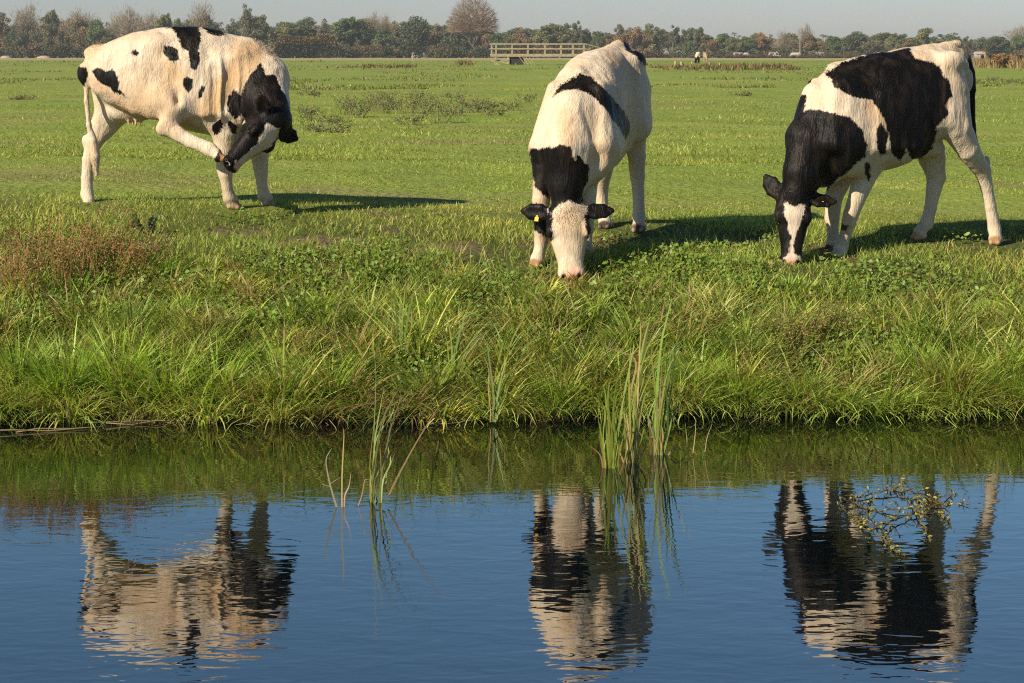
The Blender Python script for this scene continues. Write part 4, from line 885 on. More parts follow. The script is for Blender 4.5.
def build_grass():
    mat = leaf_mat('grass_blades', .45, .36, spec=.35)
    # --- tufts of long grass on the lower bank
    parts = []
    nt_ = 1150
    tx = rng.uniform(-5.4, 5.4, nt_); ty = 12.37 + rng.beta(.9, 1.5, nt_) * 1.95; ty = ty + bank_edge(tx) * np.clip((14.3 - ty) / 1.8, 0, 1)
    tsz = np.clip(rng.normal(.30, .10, nt_), .12, .55) * np.interp(ty, [12.3, 12.7, 13.6, 14.3], [.8, 1.05, .68, .30])
    zone = fbm(tx * .7 + 3, ty * .9, None, 31, 2); tsz *= np.clip(.55 + .95 * zone, .5, 1.3)
    te = bank_edge(tx)
    low = np.minimum(np.hypot((tx + .55) / .42, (ty - 12.88) / .26), np.hypot((tx - 2.15) / .55, (ty - 13.15) / .36))
    for i in range(nt_):
        if low[i] < 1 and rng.random() < .9: continue
        n = int(34 + 60 * rng.random()); a = rng.uniform(0, 2 * np.pi, n); r = np.abs(rng.normal(0, .055, n)) * (1 + tsz[i])
        x = tx[i] + r * np.cos(a); y = ty[i] + r * np.sin(a) * .8
        keep = y > 12.31 + bank_edge(x); x, y, a, r = x[keep], y[keep], a[keep], r[keep]; n = len(x)
        if n < 4: continue
        root = np.stack([x, y, gz(x, y) - .01], 1)
        h = tsz[i] * rng.uniform(.55, 1.25, n); az = a + rng.normal(0, .5, n)
        # gravity: the whole tuft hangs towards the water
        ax, ay = np.cos(az), np.sin(az) - (.9 if ty[i] < 12.6 + te[i] else .5); az = np.arctan2(ay, ax)
        base = PAL[rng.integers(0, 5)] * rng.uniform(.85, 1.95) * (1, rng.uniform(.86, 1.02), rng.uniform(.8, 1.4))
        if rng.random() < .10: base = np.array((.38, .29, .12)) * rng.uniform(.6, 1.1)
        col = base[None] * rng.uniform(.75, 1.25, (n, 1)); dry = rng.random(n) < (.05 + .25 * (rng.random() < .15)); col[dry] = np.array((.42, .32, .15)) * rng.uniform(.5, 1.1, (dry.sum(), 1))
        parts.append(blades(root, h, rng.uniform(.006, .015, n), az, rng.uniform(.05, .40, n) + r * 2 + (.35 if ty[i] < 12.5 + te[i] else 0), rng.uniform(.4, 1.9, n), col, 4, col * (1.15, 1.08, 1.0)))
    n = 420; x = rng.uniform(-5.4, 5.4, n); y = rng.uniform(12.5, 14.3, n); k = fbm(x * .9, y, None, 58, 2) > .45; x, y = x[k], y[k]; n = len(x)      # dry flowering stems
    parts.append(blades(np.stack([x, y, gz(x, y)], 1), rng.uniform(.25, .52, n), rng.uniform(.002, .0045, n), rng.uniform(0, 6.28, n), rng.uniform(.0, .5, n), rng.uniform(0, .7, n), np.array((.40, .31, .16)) * rng.uniform(.6, 1.15, (n, 1)), 4))
    nf = 300; fx = rng.uniform(-5.4, 5.4, nf); fx = fx[vnoise(fx * 1.3, fx * 0 + 2, None, 57) > .36]           # fringe hanging over the mud
    for x0 in fx:
        n = int(rng.uniform(25, 60)); x = x0 + rng.normal(0, .10, n); y = rng.uniform(12.36, 12.56, n) + bank_edge(x)
        root = np.stack([x, y, gz(x, y) + .02], 1); az = -math.pi / 2 + rng.normal(0, .75, n)
        base = PAL[rng.integers(0, 5)] * rng.uniform(1.0, 1.8); col = base[None] * rng.uniform(.75, 1.25, (n, 1)); dry = rng.random(n) < .14; col[dry] = np.array((.40, .29, .13)) * rng.uniform(.5, 1.1, (dry.sum(), 1))
        parts.append(blades(root, rng.uniform(.12, .36, n), rng.uniform(.005, .011, n), az, rng.uniform(.2, .9, n), rng.uniform(.7, 1.9, n), col, 4, col * (1.12, 1.06, 1.0)))
    for px, py, h0, k in ((742, 404, .27, 1.25), (640, 388, .24, 1.1), (600, 402, .2, 1.1), (328, 398, .26, 1.1), (118, 392, .36, 1.3), (165, 402, .34, 1.25), (64, 398, .33, 1.15), (215, 398, .3, 1.2), (20, 385, .3, 1.0), (968, 398, .28, 1.25), (1000, 380, .28, 1.2), (560, 404, .2, 1.0), (280, 402, .26, 1.1), (700, 385, .22, 1.2), (1015, 405, .28, 1.15), (915, 372, .2, 1.1)):
        p = ground_at(px, py); n = 430; a = rng.uniform(0, 2 * np.pi, n); r = .10 * rng.random(n) ** .6            # dense round tussocks
        x, y = p[0] + r * np.cos(a), p[1] + r * np.sin(a); az = np.arctan2(np.sin(a) - .25, np.cos(a)) + rng.normal(0, .3, n)
        col = np.array((.245, .37, .055)) * k * rng.uniform(.7, 1.25, (n, 1)); dry = rng.random(n) < .06; col[dry] = np.array((.40, .31, .14)) * rng.uniform(.6, 1.1, (dry.sum(), 1))
        parts.append(blades(np.stack([x, y, gz(x, y)], 1), h0 * rng.uniform(.65, 1.4, n), rng.uniform(.008, .016, n), az, rng.uniform(.1, 1.0, n), rng.uniform(.3, 1.2, n), col, 4, col * (1.12, 1.06, 1)))
    V, F, Cc = join(parts)
    tag(obj('bank_grass', mesh_from('bank_grass', V, F, mat, False, Cc)), 'long green grass in tufts hanging over the water edge', 'grass', kind='stuff')
    # --- finer growth over the whole bank
    n = 120000; x = rng.uniform(-5.6, 5.6, n); y = rng.uniform(12.3, 16.6, n)
    k = (y > 12.34 + bank_edge(x)) & (rng.random(n) < np.interp(y, [12.4, 13.8, 14.4], [.35, .5, 1])); x, y = x[k], y[k]
    bare = (fbm(x * 1.15, y * 1.5, None, 41, 2) > .63) & (y > 14.0) & (rng.random(len(x)) < .8); bare |= (soil(x, y) > .35) & (rng.random(len(x)) < .8); x, y = x[~bare], y[~bare]
    n = len(x); z = gz(x, y); zone = fbm(x * .9, y * .9, None, 33, 3)
    h = np.interp(y, [12.4, 13.4, 14.3, 15.2, 16.6], [.17, .19, .11, .055, .032]) * rng.uniform(.5, 1.4, n) * (.5 + zone) * grazed(x, y)
    col = green(n, .07) * (.65 + 1.1 * zone[:, None])
    yel = np.clip((fbm(x * .5 + 7, y * .6, None, 35, 2) - .5) * 4, 0, 1)[:, None] * .6; col = col * (1 - yel) + col * (1.35, 1.1, 1.2) * yel
    P1 = blades(np.stack([x, y, z - .005], 1), h, rng.uniform(.003, .006, n), rng.uniform(0, 2 * np.pi, n), rng.uniform(0, .7, n), rng.uniform(.1, 1.3, n), col, 2, col * (1.2, 1.1, 1.0))
    n = 215000; y = 15.6 + 10.4 * rng.random(n) ** 1.12; x = rng.uniform(-1, 1, n) * (y * .30 + 1.2); z = gz(x, y); zone = np.clip((fbm(x * 1.3, y * 1.5, None, 37, 3) - .5) * 1.9 + .5, 0, 1)
    col = green(n, .07, .98) * (.94, 1, .95) * (.58 + .8 * zone[:, None]) * (1.1, .98, 1); yel = np.clip((fbm(x * .3, y * .4, None, 38, 2) - .45) * 4, 0, 1)[:, None] * .42
    col = col * (1 - yel) + col * (1.35, 1.1, 1.25) * yel
    h = grazed(x, y) * rng.uniform(.012, .032, n) * (.3 + 1.3 * zone) * np.where(rng.random(n) < .05, 1.7, 1)
    P2 = blades(np.stack([x, y, z - .004], 1), h, rng.uniform(.004, .008, n), rng.uniform(0, 2 * np.pi, n), rng.uniform(.2, 1.25, n), rng.uniform(0, 1.0, n), col, 2)
    n = 185000; y = 23 + 62 * rng.random(n) ** 1.6; x = rng.uniform(-1, 1, n) * (y * .27 + 1.5); z = gz(x, y); zone = np.clip((fbm(x * .5, y * .55, None, 39, 3) - .5) * 2.0 + .5, 0, 1)
    col = green(n, .07, .94) * (.94, 1, .95) * (.6 + .75 * zone[:, None]) * (1.12, .97, 1); yel = np.clip((fbm(x * .12, y * .2, None, 40, 2) - .42) * 4, 0, 1)[:, None] * .42
    col = col * (1 - yel) + col * (1.35, 1.1, 1.25) * yel
    P3 = blades(np.stack([x, y, z - .004], 1), rng.uniform(.02, .06, n) * (.2 + 1.4 * zone), rng.uniform(.012, .028, n), rng.uniform(0, 2 * np.pi, n), rng.uniform(.2, 1.25, n), rng.uniform(0, 1, n), col, 1)
    n = 70000; y = 70 + 230 * rng.random(n) ** 1.7; x = rng.uniform(-1, 1, n) * (y * .27 + 2); keep = fbm(x * .16, y * .07, None, 42, 3) > .5; x, y = x[keep], y[keep]; n = len(x)
    col = green(n, .15, .82) * (1.05, .97, 1.0) * rng.uniform(.7, 1.0, (n, 1))
    P4 = blades(np.stack([x, y, gz(x, y) - .01], 1), rng.uniform(.05, .16, n), rng.uniform(.05, .12, n), rng.uniform(0, 6.28, n), rng.uniform(0, .9, n), rng.uniform(0, 1, n), col, 1)
    V, F, Cc = join([P1, P2, P3, P4])
    tag(obj('meadow_grass', mesh_from('meadow_grass', V, F, mat, False, Cc)), 'short grazed meadow grass around and behind the cows', 'grass', kind='stuff')
    # --- broad-leaved herbs creeping over the bank
    n = 90000; x = rng.uniform(-5.4, 5.4, n); y = rng.uniform(12.42, 15.6, n); z = gz(x, y)
    zone = fbm(x * 1.0 + 5, y * 1.2, None, 51, 3)
    cl = np.zeros(n)
    for cx_, cy_, rx, ry in ((-.55, 12.86, .48, .28), (-.9, 12.85, .4, .24), (2.15, 13.15, .6, .38), (2.5, 13.35, .4, .3), (-2.9, 13.5, .6, .25), (1.2, 13.6, .6, .3), (-1.6, 13.5, .5, .25), (.35, 13.9, .9, .4), (1.9, 14.2, 1.6, .3), (-1.2, 14.2, .9, .3), (-2.4, 13.9, .6, .25)):
        cl = np.maximum(cl, 1.15 - np.hypot((x - cx_) / rx, (y - cy_) / ry))
    keep = (rng.random(n) < np.clip(np.maximum(cl * 1.6, (zone - .55) * 4), 0, 1) * np.clip(grazed(x, y) * 1.6 - .75, 0, 1) * (soil(x, y) < .3)) & (y > 12.45 + bank_edge(x))
    x, y, z, cl = x[keep], y[keep], z[keep], cl[keep]; n = len(x)
    nr = rng.normal(0, .55, (n, 3)) + np.array((-.25, -.35, 1.0))
    up = rng.random(n) ** .7 * np.interp(y, [12.4, 13.3, 15], [.16, .15, .07])
    col = np.array((.17, .26, .04)) * rng.uniform(.6, 1.35, (n, 1)); rd = rng.random(n) < .05; col[rd] = np.array((.26, .15, .05)) * rng.uniform(.6, 1.1, (rd.sum(), 1)); yl = rng.random(n) < .12; col[yl] = np.array((.24, .27, .05))
    V, F, Cc = leaves(np.stack([x, y, z + up], 1), rng.uniform(.016, .042, n), nr, col)
    tag(obj('creeping_herbs', mesh_from('creeping_herbs', V, F, mat, False, Cc)), 'small round leaved herbs creeping over the grassy bank', 'herbs', kind='stuff')
    return mat
# ================================================================ water plants and weeds
def ribbon(mb, pts, w, col, face=None, taper=True):
    pts = [Vector(p) for p in pts]; vs, fs = [], []
    for i, p in enumerate(pts):
        t = (pts[min(i + 1, len(pts) - 1)] - pts[max(i - 1, 0)]).normalized()
        f = Vector(face) if face is not None else Vector((.3, -1, .1))
        s = t.cross(f).normalized(); k = i / (len(pts) - 1)
        ww = w * .5 * ((1 - k ** 2.2) * .92 + .08 if taper else 1)
        vs += [p - s * ww, p + s * ww + f.normalized() * ww * .25]
    for i in range(len(pts) - 1): fs.append((2 * i, 2 * i + 1, 2 * i + 3, 2 * i + 2))
    mb.add(vs, fs, col)

def curve_px(pix, D, dD=0, n=8):
    """smooth run through picture points at a given distance"""
    P = [at(x, y, D + dD * k / max(len(pix) - 1, 1)) for k, (x, y) in enumerate(pix)]
    if len(P) == 2: P = [P[0], (P[0] + P[1]) / 2, P[1]]
    out = []
    for i in range(len(P) - 1):
        p0, p1, p2, p3 = P[max(i - 1, 0)], P[i], P[i + 1], P[min(i + 2, len(P) - 1)]
        for k in range(n // 2):
            t = k / (n // 2)
            out.append(.5 * ((2 * p1) + (p2 - p0) * t + (2 * p0 - 5 * p1 + 4 * p2 - p3) * t * t + (3 * p1 - p0 - 3 * p2 + p3) * t ** 3))
    out.append(P[-1]); return out

GRN, YEL, STRAW, DRY, OLV = (.22, .29, .045), (.29, .31, .06), (.46, .37, .17), (.34, .22, .11), (.11, .18, .035)

def plant(name, label, cat, spec, base, group=None, mat=None):
    """spec: (picture points, distance, depth drift, width, colour)"""
    mb = MB(); rnd = random.Random(label)
    for pix, D, dD, w, col in spec:
        f = (rnd.uniform(-.6, .6), -1, rnd.uniform(-.2, .3))
        ribbon(mb, [p - base for p in curve_px(pix, D, dD)], w * (.72 if w > .012 else 1), [c * rnd.uniform(.85, 1.15) for c in col], f)
    if name == 'reed_clump':                       # fine young stems between the leaves
        for k in range(9):
            pix, D, dD, w, col = rnd.choice(spec); x, y = pix[0]; x += rnd.uniform(-4, 4); q = rnd.uniform(.35, .9)
            up = [(x, y)] + [(x + (a - pix[0][0]) * q + rnd.uniform(-4, 4), y + (b - pix[0][1]) * q) for a, b in pix[1:]]
            ribbon(mb, [p - base for p in curve_px(up, D + rnd.uniform(-.04, .04), dD)], rnd.uniform(.004, .008), [c * rnd.uniform(.7, 1.2) for c in rnd.choice((GRN, GRN, YEL, STRAW))], (rnd.uniform(-.6, .6), -1, 0))
    me = mesh_from(name, mb.v, mb.f, mat, False, np.array(mb.c))
    o = obj(name, me); o.location = base
    return tag(o, label, cat, group)

def wl(py): return (CAM[2] - WATER_Z) * FPX / (py - HORIZON)     # distance at which a picture row meets the water

def build_plants(mat):
    G = 'reeds standing at the water edge'
    d = wl(468)
    plant('reed_clump', 'left light green reed clump standing in the water', 'reeds', [
        ([(607, 471), (609, 440), (608, 395), (611, 378)], d, 0, .020, GRN), ([(611, 471), (612, 430), (616, 398), (622, 388)], d, 0, .018, GRN),
        ([(614, 471), (618, 435), (624, 395), (632, 356), (634, 342)], d, .05, .019, (.2, .26, .05)), ([(609, 471), (606, 430), (606, 400), (603, 384)], d, 0, .018, GRN), ([(612, 471), (615, 440), (613, 410), (618, 372)], d, 0, .018, (.22, .3, .05)), ([(610, 471), (613, 425), (620, 400)], d, -.05, .016, GRN), ([(605, 470), (602, 440), (598, 418)], d, 0, .012, YEL),
        ([(616, 470), (622, 440), (630, 405)], d, 0, .010, YEL), ([(603, 469), (600, 455), (590, 446)], d, 0, .008, DRY)], at(610, 468, d), G, mat)
    d = wl(463)
    plant('reed_clump', 'tall yellowing reed clump with dead straw stalks at its foot', 'reeds', [
        ([(626, 464), (627, 440), (624, 412)], d, 0, .026, STRAW), ([(629, 464), (628, 430), (626, 413)], d, 0, .024, (.48, .34, .16)), ([(631, 464), (633, 425), (637, 385), (643, 345), (650, 318)], d, .1, .026, GRN), ([(629, 464), (630, 425), (629, 380), (631, 345)], d, 0, .018, (.24, .3, .06)), ([(632, 464), (636, 420), (645, 375), (658, 345)], d, .05, .020, GRN), ([(630, 464), (634, 425), (640, 400), (652, 372)], d, 0, .016, (.26, .31, .07)), ([(627, 464), (625, 425), (620, 395)], d, 0, .014, YEL),
        ([(633, 464), (636, 420), (643, 360), (648, 330), (660, 292)], d, .1, .024, (.2, .27, .04)), ([(634, 464), (637, 430), (638, 390), (640, 345), (641, 320)], d, 0, .016, STRAW), ([(628, 464), (629, 425), (633, 400), (646, 352), (661, 322)], d, 0, .014, GRN),
        ([(630, 463), (636, 440), (633, 392), (625, 392), (625, 402)], d, 0, .009, STRAW), ([(632, 464), (630, 400), (636, 362), (621, 352), (606, 348)], d, 0, .011, (.36, .25, .10)), ([(624, 463), (618, 448), (616, 442), (622, 450)], d, 0, .014, (.40, .26, .15)),
        ([(635, 463), (646, 445), (636, 428)], d, 0, .010, (.36, .22, .12)), ([(636, 463), (637, 440), (643, 402), (648, 396), (654, 420)], d, 0, .010, STRAW), ([(627, 464), (629, 444), (631, 424)], d, 0, .02, (.44, .30, .12))], at(630, 463, d), G, mat)
    d = wl(455)
    plant('reed_clump', 'dark leaning reed clump right of the yellowing one', 'reeds', [
        ([(655, 456), (655, 420), (657, 390), (661, 345), (667, 318), (672, 298)], d, .1, .023, GRN), ([(656, 456), (660, 415), (668, 370), (682, 345)], d, 0, .019, GRN), ([(658, 456), (657, 410), (653, 370), (651, 345)], d, 0, .017, (.2, .28, .05)), ([(663, 456), (672, 420), (684, 385), (698, 365)], d, 0, .014, GRN), ([(657, 456), (659, 425), (660, 395), (662, 360)], d, 0, .018, STRAW), ([(651, 455), (650, 435), (649, 424)], d, 0, .012, (.36, .2, .1)),
        ([(662, 456), (664, 420), (669, 380), (672, 350), (690, 336)], d, .05, .016, OLV), ([(664, 456), (667, 430), (671, 390), (676, 350), (684, 312)], d, .1, .016, OLV), ([(660, 456), (663, 436), (661, 424)], d, 0, .014, (.4, .24, .12)),
        ([(666, 456), (668, 420), (666, 380), (668, 345)], d, 0, .014, (.09, .14, .03)), ([(658, 455), (650, 425), (644, 405)], d, 0, .010, STRAW), ([(668, 455), (676, 447), (684, 452)], d, 0, .009, (.3, .24, .12)), ([(659, 456), (664, 400), (676, 345), (690, 318)], d, 0, .013, GRN)], at(660, 455, d), G, mat)
    d = wl(503)
    plant('reed_clump', 'thin leaning reed stems in open water left of centre', 'reeds', [
        ([(371, 505), (373, 470), (375, 440), (379, 415), (384, 388)], d, .1, .014, GRN), ([(373, 505), (376, 460), (381, 425), (392, 400), (402, 384)], d, .1, .009, (.16, .2, .08)),
        ([(379, 503), (382, 470), (387, 445), (393, 420), (404, 395), (432, 360)], d, .2, .008, (.24, .27, .14)), ([(388, 497), (397, 478), (412, 450), (430, 420), (444, 398)], d, .1, .009, (.36, .24, .11)),
        ([(372, 505), (370, 485), (371, 468)], d, 0, .008, (.3, .2, .1)), ([(375, 504), (376, 480), (378, 470), (374, 440), (376, 380), (374, 350)], d, .1, .006, (.2, .24, .1))], at(374, 503, d), G, mat)
    d = wl(507)
    plant('dead_stalks', 'pale dead forked stalks standing in the water', 'stalks', [
        ([(337, 508), (333, 495), (329, 480), (326, 460), (332, 448)], d, 0, .009, (.46, .33, .22)), ([(342, 508), (342, 480), (343, 455), (344, 435), (343, 428)], d, 0, .009, (.42, .30, .15)), ([(344, 508), (345, 495), (349, 486), (351, 472)], d, 0, .008, (.44, .3, .2)),
        ([(331, 487), (325, 485), (322, 484)], d, 0, .005, (.4, .28, .2)), ([(330, 484), (336, 480), (341, 477)], d, 0, .004, (.4, .28, .2)), ([(358, 506), (362, 495), (365, 480), (371, 481)], d, 0, .005, (.36, .28, .16))], at(341, 507, d), None, mat)
    D = 12.36
    plant('reed_clump', 'single bright reed plant at the waterline below the middle cow', 'reeds', [
        ([(493, 422), (494, 405), (492, 380), (489, 358), (487, 340)], D, .05, .020, (.16, .24, .08)), ([(495, 422), (497, 400), (502, 375), (507, 358)], D, .05, .018, (.18, .25, .08)), ([(494, 421), (499, 395), (510, 375), (528, 346)], D, .1, .014, (.2, .26, .1)),
        ([(496, 421), (500, 408), (505, 398)], D, 0, .012, YEL), ([(492, 422), (493, 410), (494, 398)], D, 0, .02, (.3, .26, .1))], at(494, 420, D), G, mat)
    D = float(ground_at(454, 384)[1]) - .12
    plant('reed_clump', 'arching reed leaves growing halfway up the bank', 'reeds', [
        ([(453, 378), (456, 350), (462, 325), (470, 312), (492, 322)], D, 0, .018, (.18, .27, .06)), ([(454, 378), (459, 345), (467, 325), (482, 318), (512, 319)], D, .05, .014, (.24, .30, .08)), ([(455, 379), (462, 355), (472, 340), (480, 330), (488, 326)], D, 0, .014, (.2, .27, .06)),
        ([(456, 379), (466, 362), (474, 348)], D, 0, .009, YEL), ([(453, 378), (451, 340), (447, 318), (439, 300)], D, 0, .009, (.2, .26, .06)), ([(457, 378), (465, 356), (478, 338), (486, 332)], D, 0, .010, (.24, .28, .1))], at(454, 378, D), G, mat)
    D = float(ground_at(400, 358)[1]) - .12
    plant('reed_clump', 'upright pale reed leaves on the bank left of the middle cow', 'reeds', [
        ([(398, 352), (397, 325), (395, 300), (390, 276)], D, 0, .016, (.22, .29, .07)), ([(401, 352), (402, 325), (404, 300), (406, 278)], D, 0, .016, (.2, .27, .06)), ([(400, 352), (400, 320), (400, 290)], D, 0, .013, (.24, .3, .08)), ([(403, 352), (407, 322), (412, 300), (416, 284)], D, 0, .012, (.2, .26, .06)),
        ([(396, 352), (393, 330), (391, 312)], D, 0, .010, (.26, .3, .1))], at(400, 351, D), G, mat)
    # thin stalks right of the reeds
    d = wl(456)
    plant('dead_stalks', 'thin straw stalks in the water right of the reeds', 'stalks', [
        ([(688, 454), (687, 440), (685, 422)], d, 0, .006, STRAW), ([(693, 453), (695, 436), (696, 418)], d, 0, .005, STRAW), ([(705, 452), (707, 438), (712, 424)], d, 0, .005, (.4, .3, .16)), ([(697, 455), (690, 448), (684, 446)], d, 0, .005, (.36, .24, .12))], at(695, 454, d), None, mat)
    # straw lying along the waterline
    for px0, px1, py, lab in ((-20, 128, 431, 'thin dead reed stalk lying along the water edge at left'), (70, 215, 426, 'dead straw stalk lying at the water edge under the grass tufts'), (408, 500, 424, 'pale broken reed stalks lying on the mud at the waterline')):
        mb = MB(); b = at((px0 + px1) / 2, py, wl(py)); rnd = random.Random(px0)
        for k in range(2):
            x0, x1 = px0 + rnd.uniform(-5, 40), px1 - rnd.uniform(-5, 40); yy = py + rnd.uniform(-2, 3)
            p = [at(x0 + (x1 - x0) * t, yy - 5 * t + rnd.uniform(-1.8, 1.8), wl(yy - 5 * t)) - b + np.array((0, 0, .012)) for t in (0, .25, .5, .75, 1)]
            mb.tube(p, [.003, .0045, .0045, .004, .002], 5, col=(.36 * rnd.uniform(.7, 1.1), .25, .12))
        me = mesh_from('dead_reed', mb.v, mb.f, mat, True, np.array(mb.c)); o = obj('dead_reed', me); o.location = b; tag(o, lab, 'dead reed')
    # drifting water weed: brown arching stems, twigs and small yellowing leaves half sunk in the ditch
    mb = MB(); b = at(900, 515, wl(515)); b[2] = WATER_Z; rnd = random.Random(5)
    mains = [[(838, 503), (856, 500), (868, 497), (888, 494), (906, 495), (922, 497), (934, 502), (946, 508)], [(842, 506), (850, 516), (862, 524), (876, 527), (890, 524), (906, 519), (922, 516), (938, 512)], [(872, 498), (868, 510), (866, 522)], [(905, 495), (912, 506), (918, 518), (926, 530), (930, 542)],
             [(850, 500), (862, 508), (880, 512), (900, 512), (925, 509), (950, 505), (962, 503)], [(888, 494), (894, 491), (900, 489), (905, 487)], [(880, 527), (886, 538), (893, 548), (900, 555)], [(918, 498), (924, 506), (926, 516)], [(940, 512), (948, 520), (952, 530)], [(855, 520), (866, 532), (880, 541), (890, 545)], [(930, 500), (944, 499), (956, 496)]]
    for mi, ln in enumerate(mains):
        pts = []
        for k, (x, y) in enumerate(ln):
            p = at(x, y, wl(y)); z = .035 * math.sin(math.pi * k / (len(ln) - 1)) * rnd.uniform(.3, 1) if mi != 5 else .015 * k; p[1] += z / (p[2] + CAM[2]) * 0; p[2] = WATER_Z + z * .7 - .003; pts.append(p - b)
        c = rnd.choice([(.17, .13, .05), (.12, .085, .04), (.25, .21, .08)]); fine = []
        for k in range(len(pts) - 1):
            for t in range(4): fine.append(pts[k] + (pts[k + 1] - pts[k]) * (t / 4) + np.array((rnd.gauss(0, .004), rnd.gauss(0, .012), rnd.gauss(0, .003))))
        fine.append(pts[-1]); mb.tube(fine, [.0032] * len(fine), 4, col=c)
        for q in fine:
            q = Vector(q)
            for s in range(rnd.choice([1, 1, 2, 3])):
                d_ = Vector((rnd.gauss(0, .5), rnd.gauss(0, 1), rnd.uniform(-.1, .7))).normalized() * rnd.uniform(.015, .06); mb.tube([q, q + d_ * .6, q + d_ + Vector((0, 0, rnd.uniform(-.01, .01)))], [.0022, .0018, .001], 3, col=rnd.choice([(.13, .09, .045), (.18, .14, .06), (.09, .065, .035)]), cap=False)
                for _ in range(rnd.choice([1, 2, 3, 4])):
                    o = q + d_ * rnd.uniform(.4, 1.05); z = rnd.uniform(.005, .012); u = Vector((rnd.gauss(0, 1), rnd.gauss(0, 1), rnd.gauss(0, .6))).normalized() * z; v = u.orthogonal().normalized() * z * .55
                    mb.add([o - u, o + v, o + u, o - v], [(0, 1, 2, 3)], rnd.choice([(.50, .44, .07), (.42, .40, .08), (.26, .28, .07), (.24, .2, .08), (.14, .10, .05), (.16, .16, .05)]))
    me = mesh_from('water_weed', mb.v, mb.f, mat, False, np.array(mb.c)); o = obj('water_weed', me); o.location = b
    tag(o, 'tangled brown water weed with small yellow leaves floating on the ditch', 'water weed')
    # reddish docks gone to seed at the left end of the bank
    def stemmy(name, label, cat, px, py, hgt, wid, n, cols, group, leafsize=(.010, .022), thick=.004, D=None):
        p0 = ground_at(px, py) if D is None else at(px, py, D); p0[2] = gz(p0[0], p0[1])
        mb = MB(); rnd = random.Random(label + str(px))
        for k in range(n):
            a = rnd.uniform(0, 2 * math.pi); r = rnd.random() ** .6 * wid; hh = hgt * rnd.uniform(.55, 1.1)
            bx, by = r * .5 * math.cos(a), r * .4 * math.sin(a)
            bz = float(gz(p0[0] + bx, p0[1] + by)) - p0[2] - .02
            top = (r * 1.1 * math.cos(a) + rnd.uniform(-.05, .05), r * .9 * math.sin(a), bz + hh)
            mid = ((bx + top[0]) / 2 + rnd.uniform(-.02, .02), (by + top[1]) / 2, bz + hh * .55)
            c = rnd.choice(cols); mb.tube([(bx, by, bz), mid, top], [thick, thick * .8, thick * .4], 3, col=c, cap=False)
            for s in range(21):
                t = .30 + .7 * rnd.random(); q = Vector(mid).lerp(Vector(top), (t - .3) / .7) + Vector((rnd.gauss(0, wid * .09), rnd.gauss(0, wid * .09), rnd.gauss(0, .02)))
                z = rnd.uniform(*leafsize); u = Vector((rnd.gauss(0, 1), rnd.gauss(0, 1), rnd.gauss(0, 1))).normalized() * z; v = u.orthogonal().normalized() * z * .6
                c2 = [x * rnd.uniform(.6, 1.3) for x in rnd.choice(cols)]
                mb.add([q - u, q + v, q + u, q - v], [(0, 1, 2, 3)], c2)
        me = mesh_from(name, mb.v, mb.f, mat, False, np.array(mb.c)); o = obj(name, me); o.location = p0
        return tag(o, label, cat, group)
    RED = [(.34, .17, .07), (.40, .22, .09), (.25, .125, .055), (.34, .26, .10), (.22, .25, .06)]
    for i, (x, y, h, lab) in enumerate(((28, 296, .34, 'reddish brown dock gone to seed at the left end of the bank'), (62, 286, .36, 'largest rusty dock patch on the bank below the left cow'),
                                     (100, 284, .32, 'rusty dock with pale stalks beside the largest dock patch'), (8, 282, .3, 'faded dock stems cut by the left picture edge'), (140, 262, .22, 'low thin brown dock below the dark thistle'), (45, 262, .3, 'upper rusty dock behind the largest dock patch'), (92, 258, .28, 'upper brown dock nearest to the dark thistle'), (118, 272, .24, 'small rusty dock at the right end of the dock patch'))):
        stemmy('dock_plant', lab, 'dock', x, y, h, .30, 26, RED, 'seeding docks on the bank', (.005, .011), .0045)
    for x, y, h, lab in ((790, 352, .2, 'brownish seeding grass clump right on the bank below the right cow'), (826, 338, .18, 'wispy brown seeding grass close under the right cow'), (760, 372, .16, 'thin brown seeding grass above the round bright tuft')):
        stemmy('seeding_grass', lab, 'grass clump', x, y, h * 1.25, .22, 60, [(.34, .24, .10), (.27, .22, .08), (.2, .22, .05)], 'seeding grass clumps', (.005, .010), .0025)
    stemmy('thistle_plant', 'small dark thistle on the bank edge below the left cow', 'thistle', 148, 235, .15, .07, 14, [(.09, .11, .05), (.13, .15, .06), (.16, .15, .09)], None, (.008, .018))
    # rough weed clumps far out in the meadow
    W = [(.18, .20, .07), (.24, .25, .09), (.27, .24, .13), (.15, .17, .06), (.33, .31, .17)]
    rnd = random.Random(3)
    xs = [304, 318, 333, 347, 361, 375, 388, 400, 412, 425, 437, 450, 463, 478, 492, 507, 522]
    xs = xs + [x + 7 for x in xs[2:-2]]
    for i, x in enumerate(xs):
        y = 114 + rnd.gauss(0, 6); hh = (.44 if 370 < x < 470 else .32) * rnd.uniform(.5, 1.35); x += rnd.uniform(-6, 6)
        stemmy('weed_clump', 'dark olive weed clump in the row across the meadow between left and middle cow', 'weeds', x, y, hh * .75, .30, 15, W, 'weed row in the meadow', (.009, .022), .006)
    for x, y, h in ((310, 96, .2), (327, 132, .14), (22, 100, .16), (940, 82, .34), (958, 80, .38), (975, 84, .3), (992, 81, .26), (1012, 83, .22), (912, 84, .25), (742, 96, .16)):
        stemmy('weed_clump', 'small scattered weed clump standing alone in the grazed meadow', 'weeds', x, y, h * .8, .35, 20, W, 'scattered weed clumps in the meadow', (.012, .028), .006)
    return stemmy
# ================================================================ bridge, trees and what stands far off
GZF = 1.08

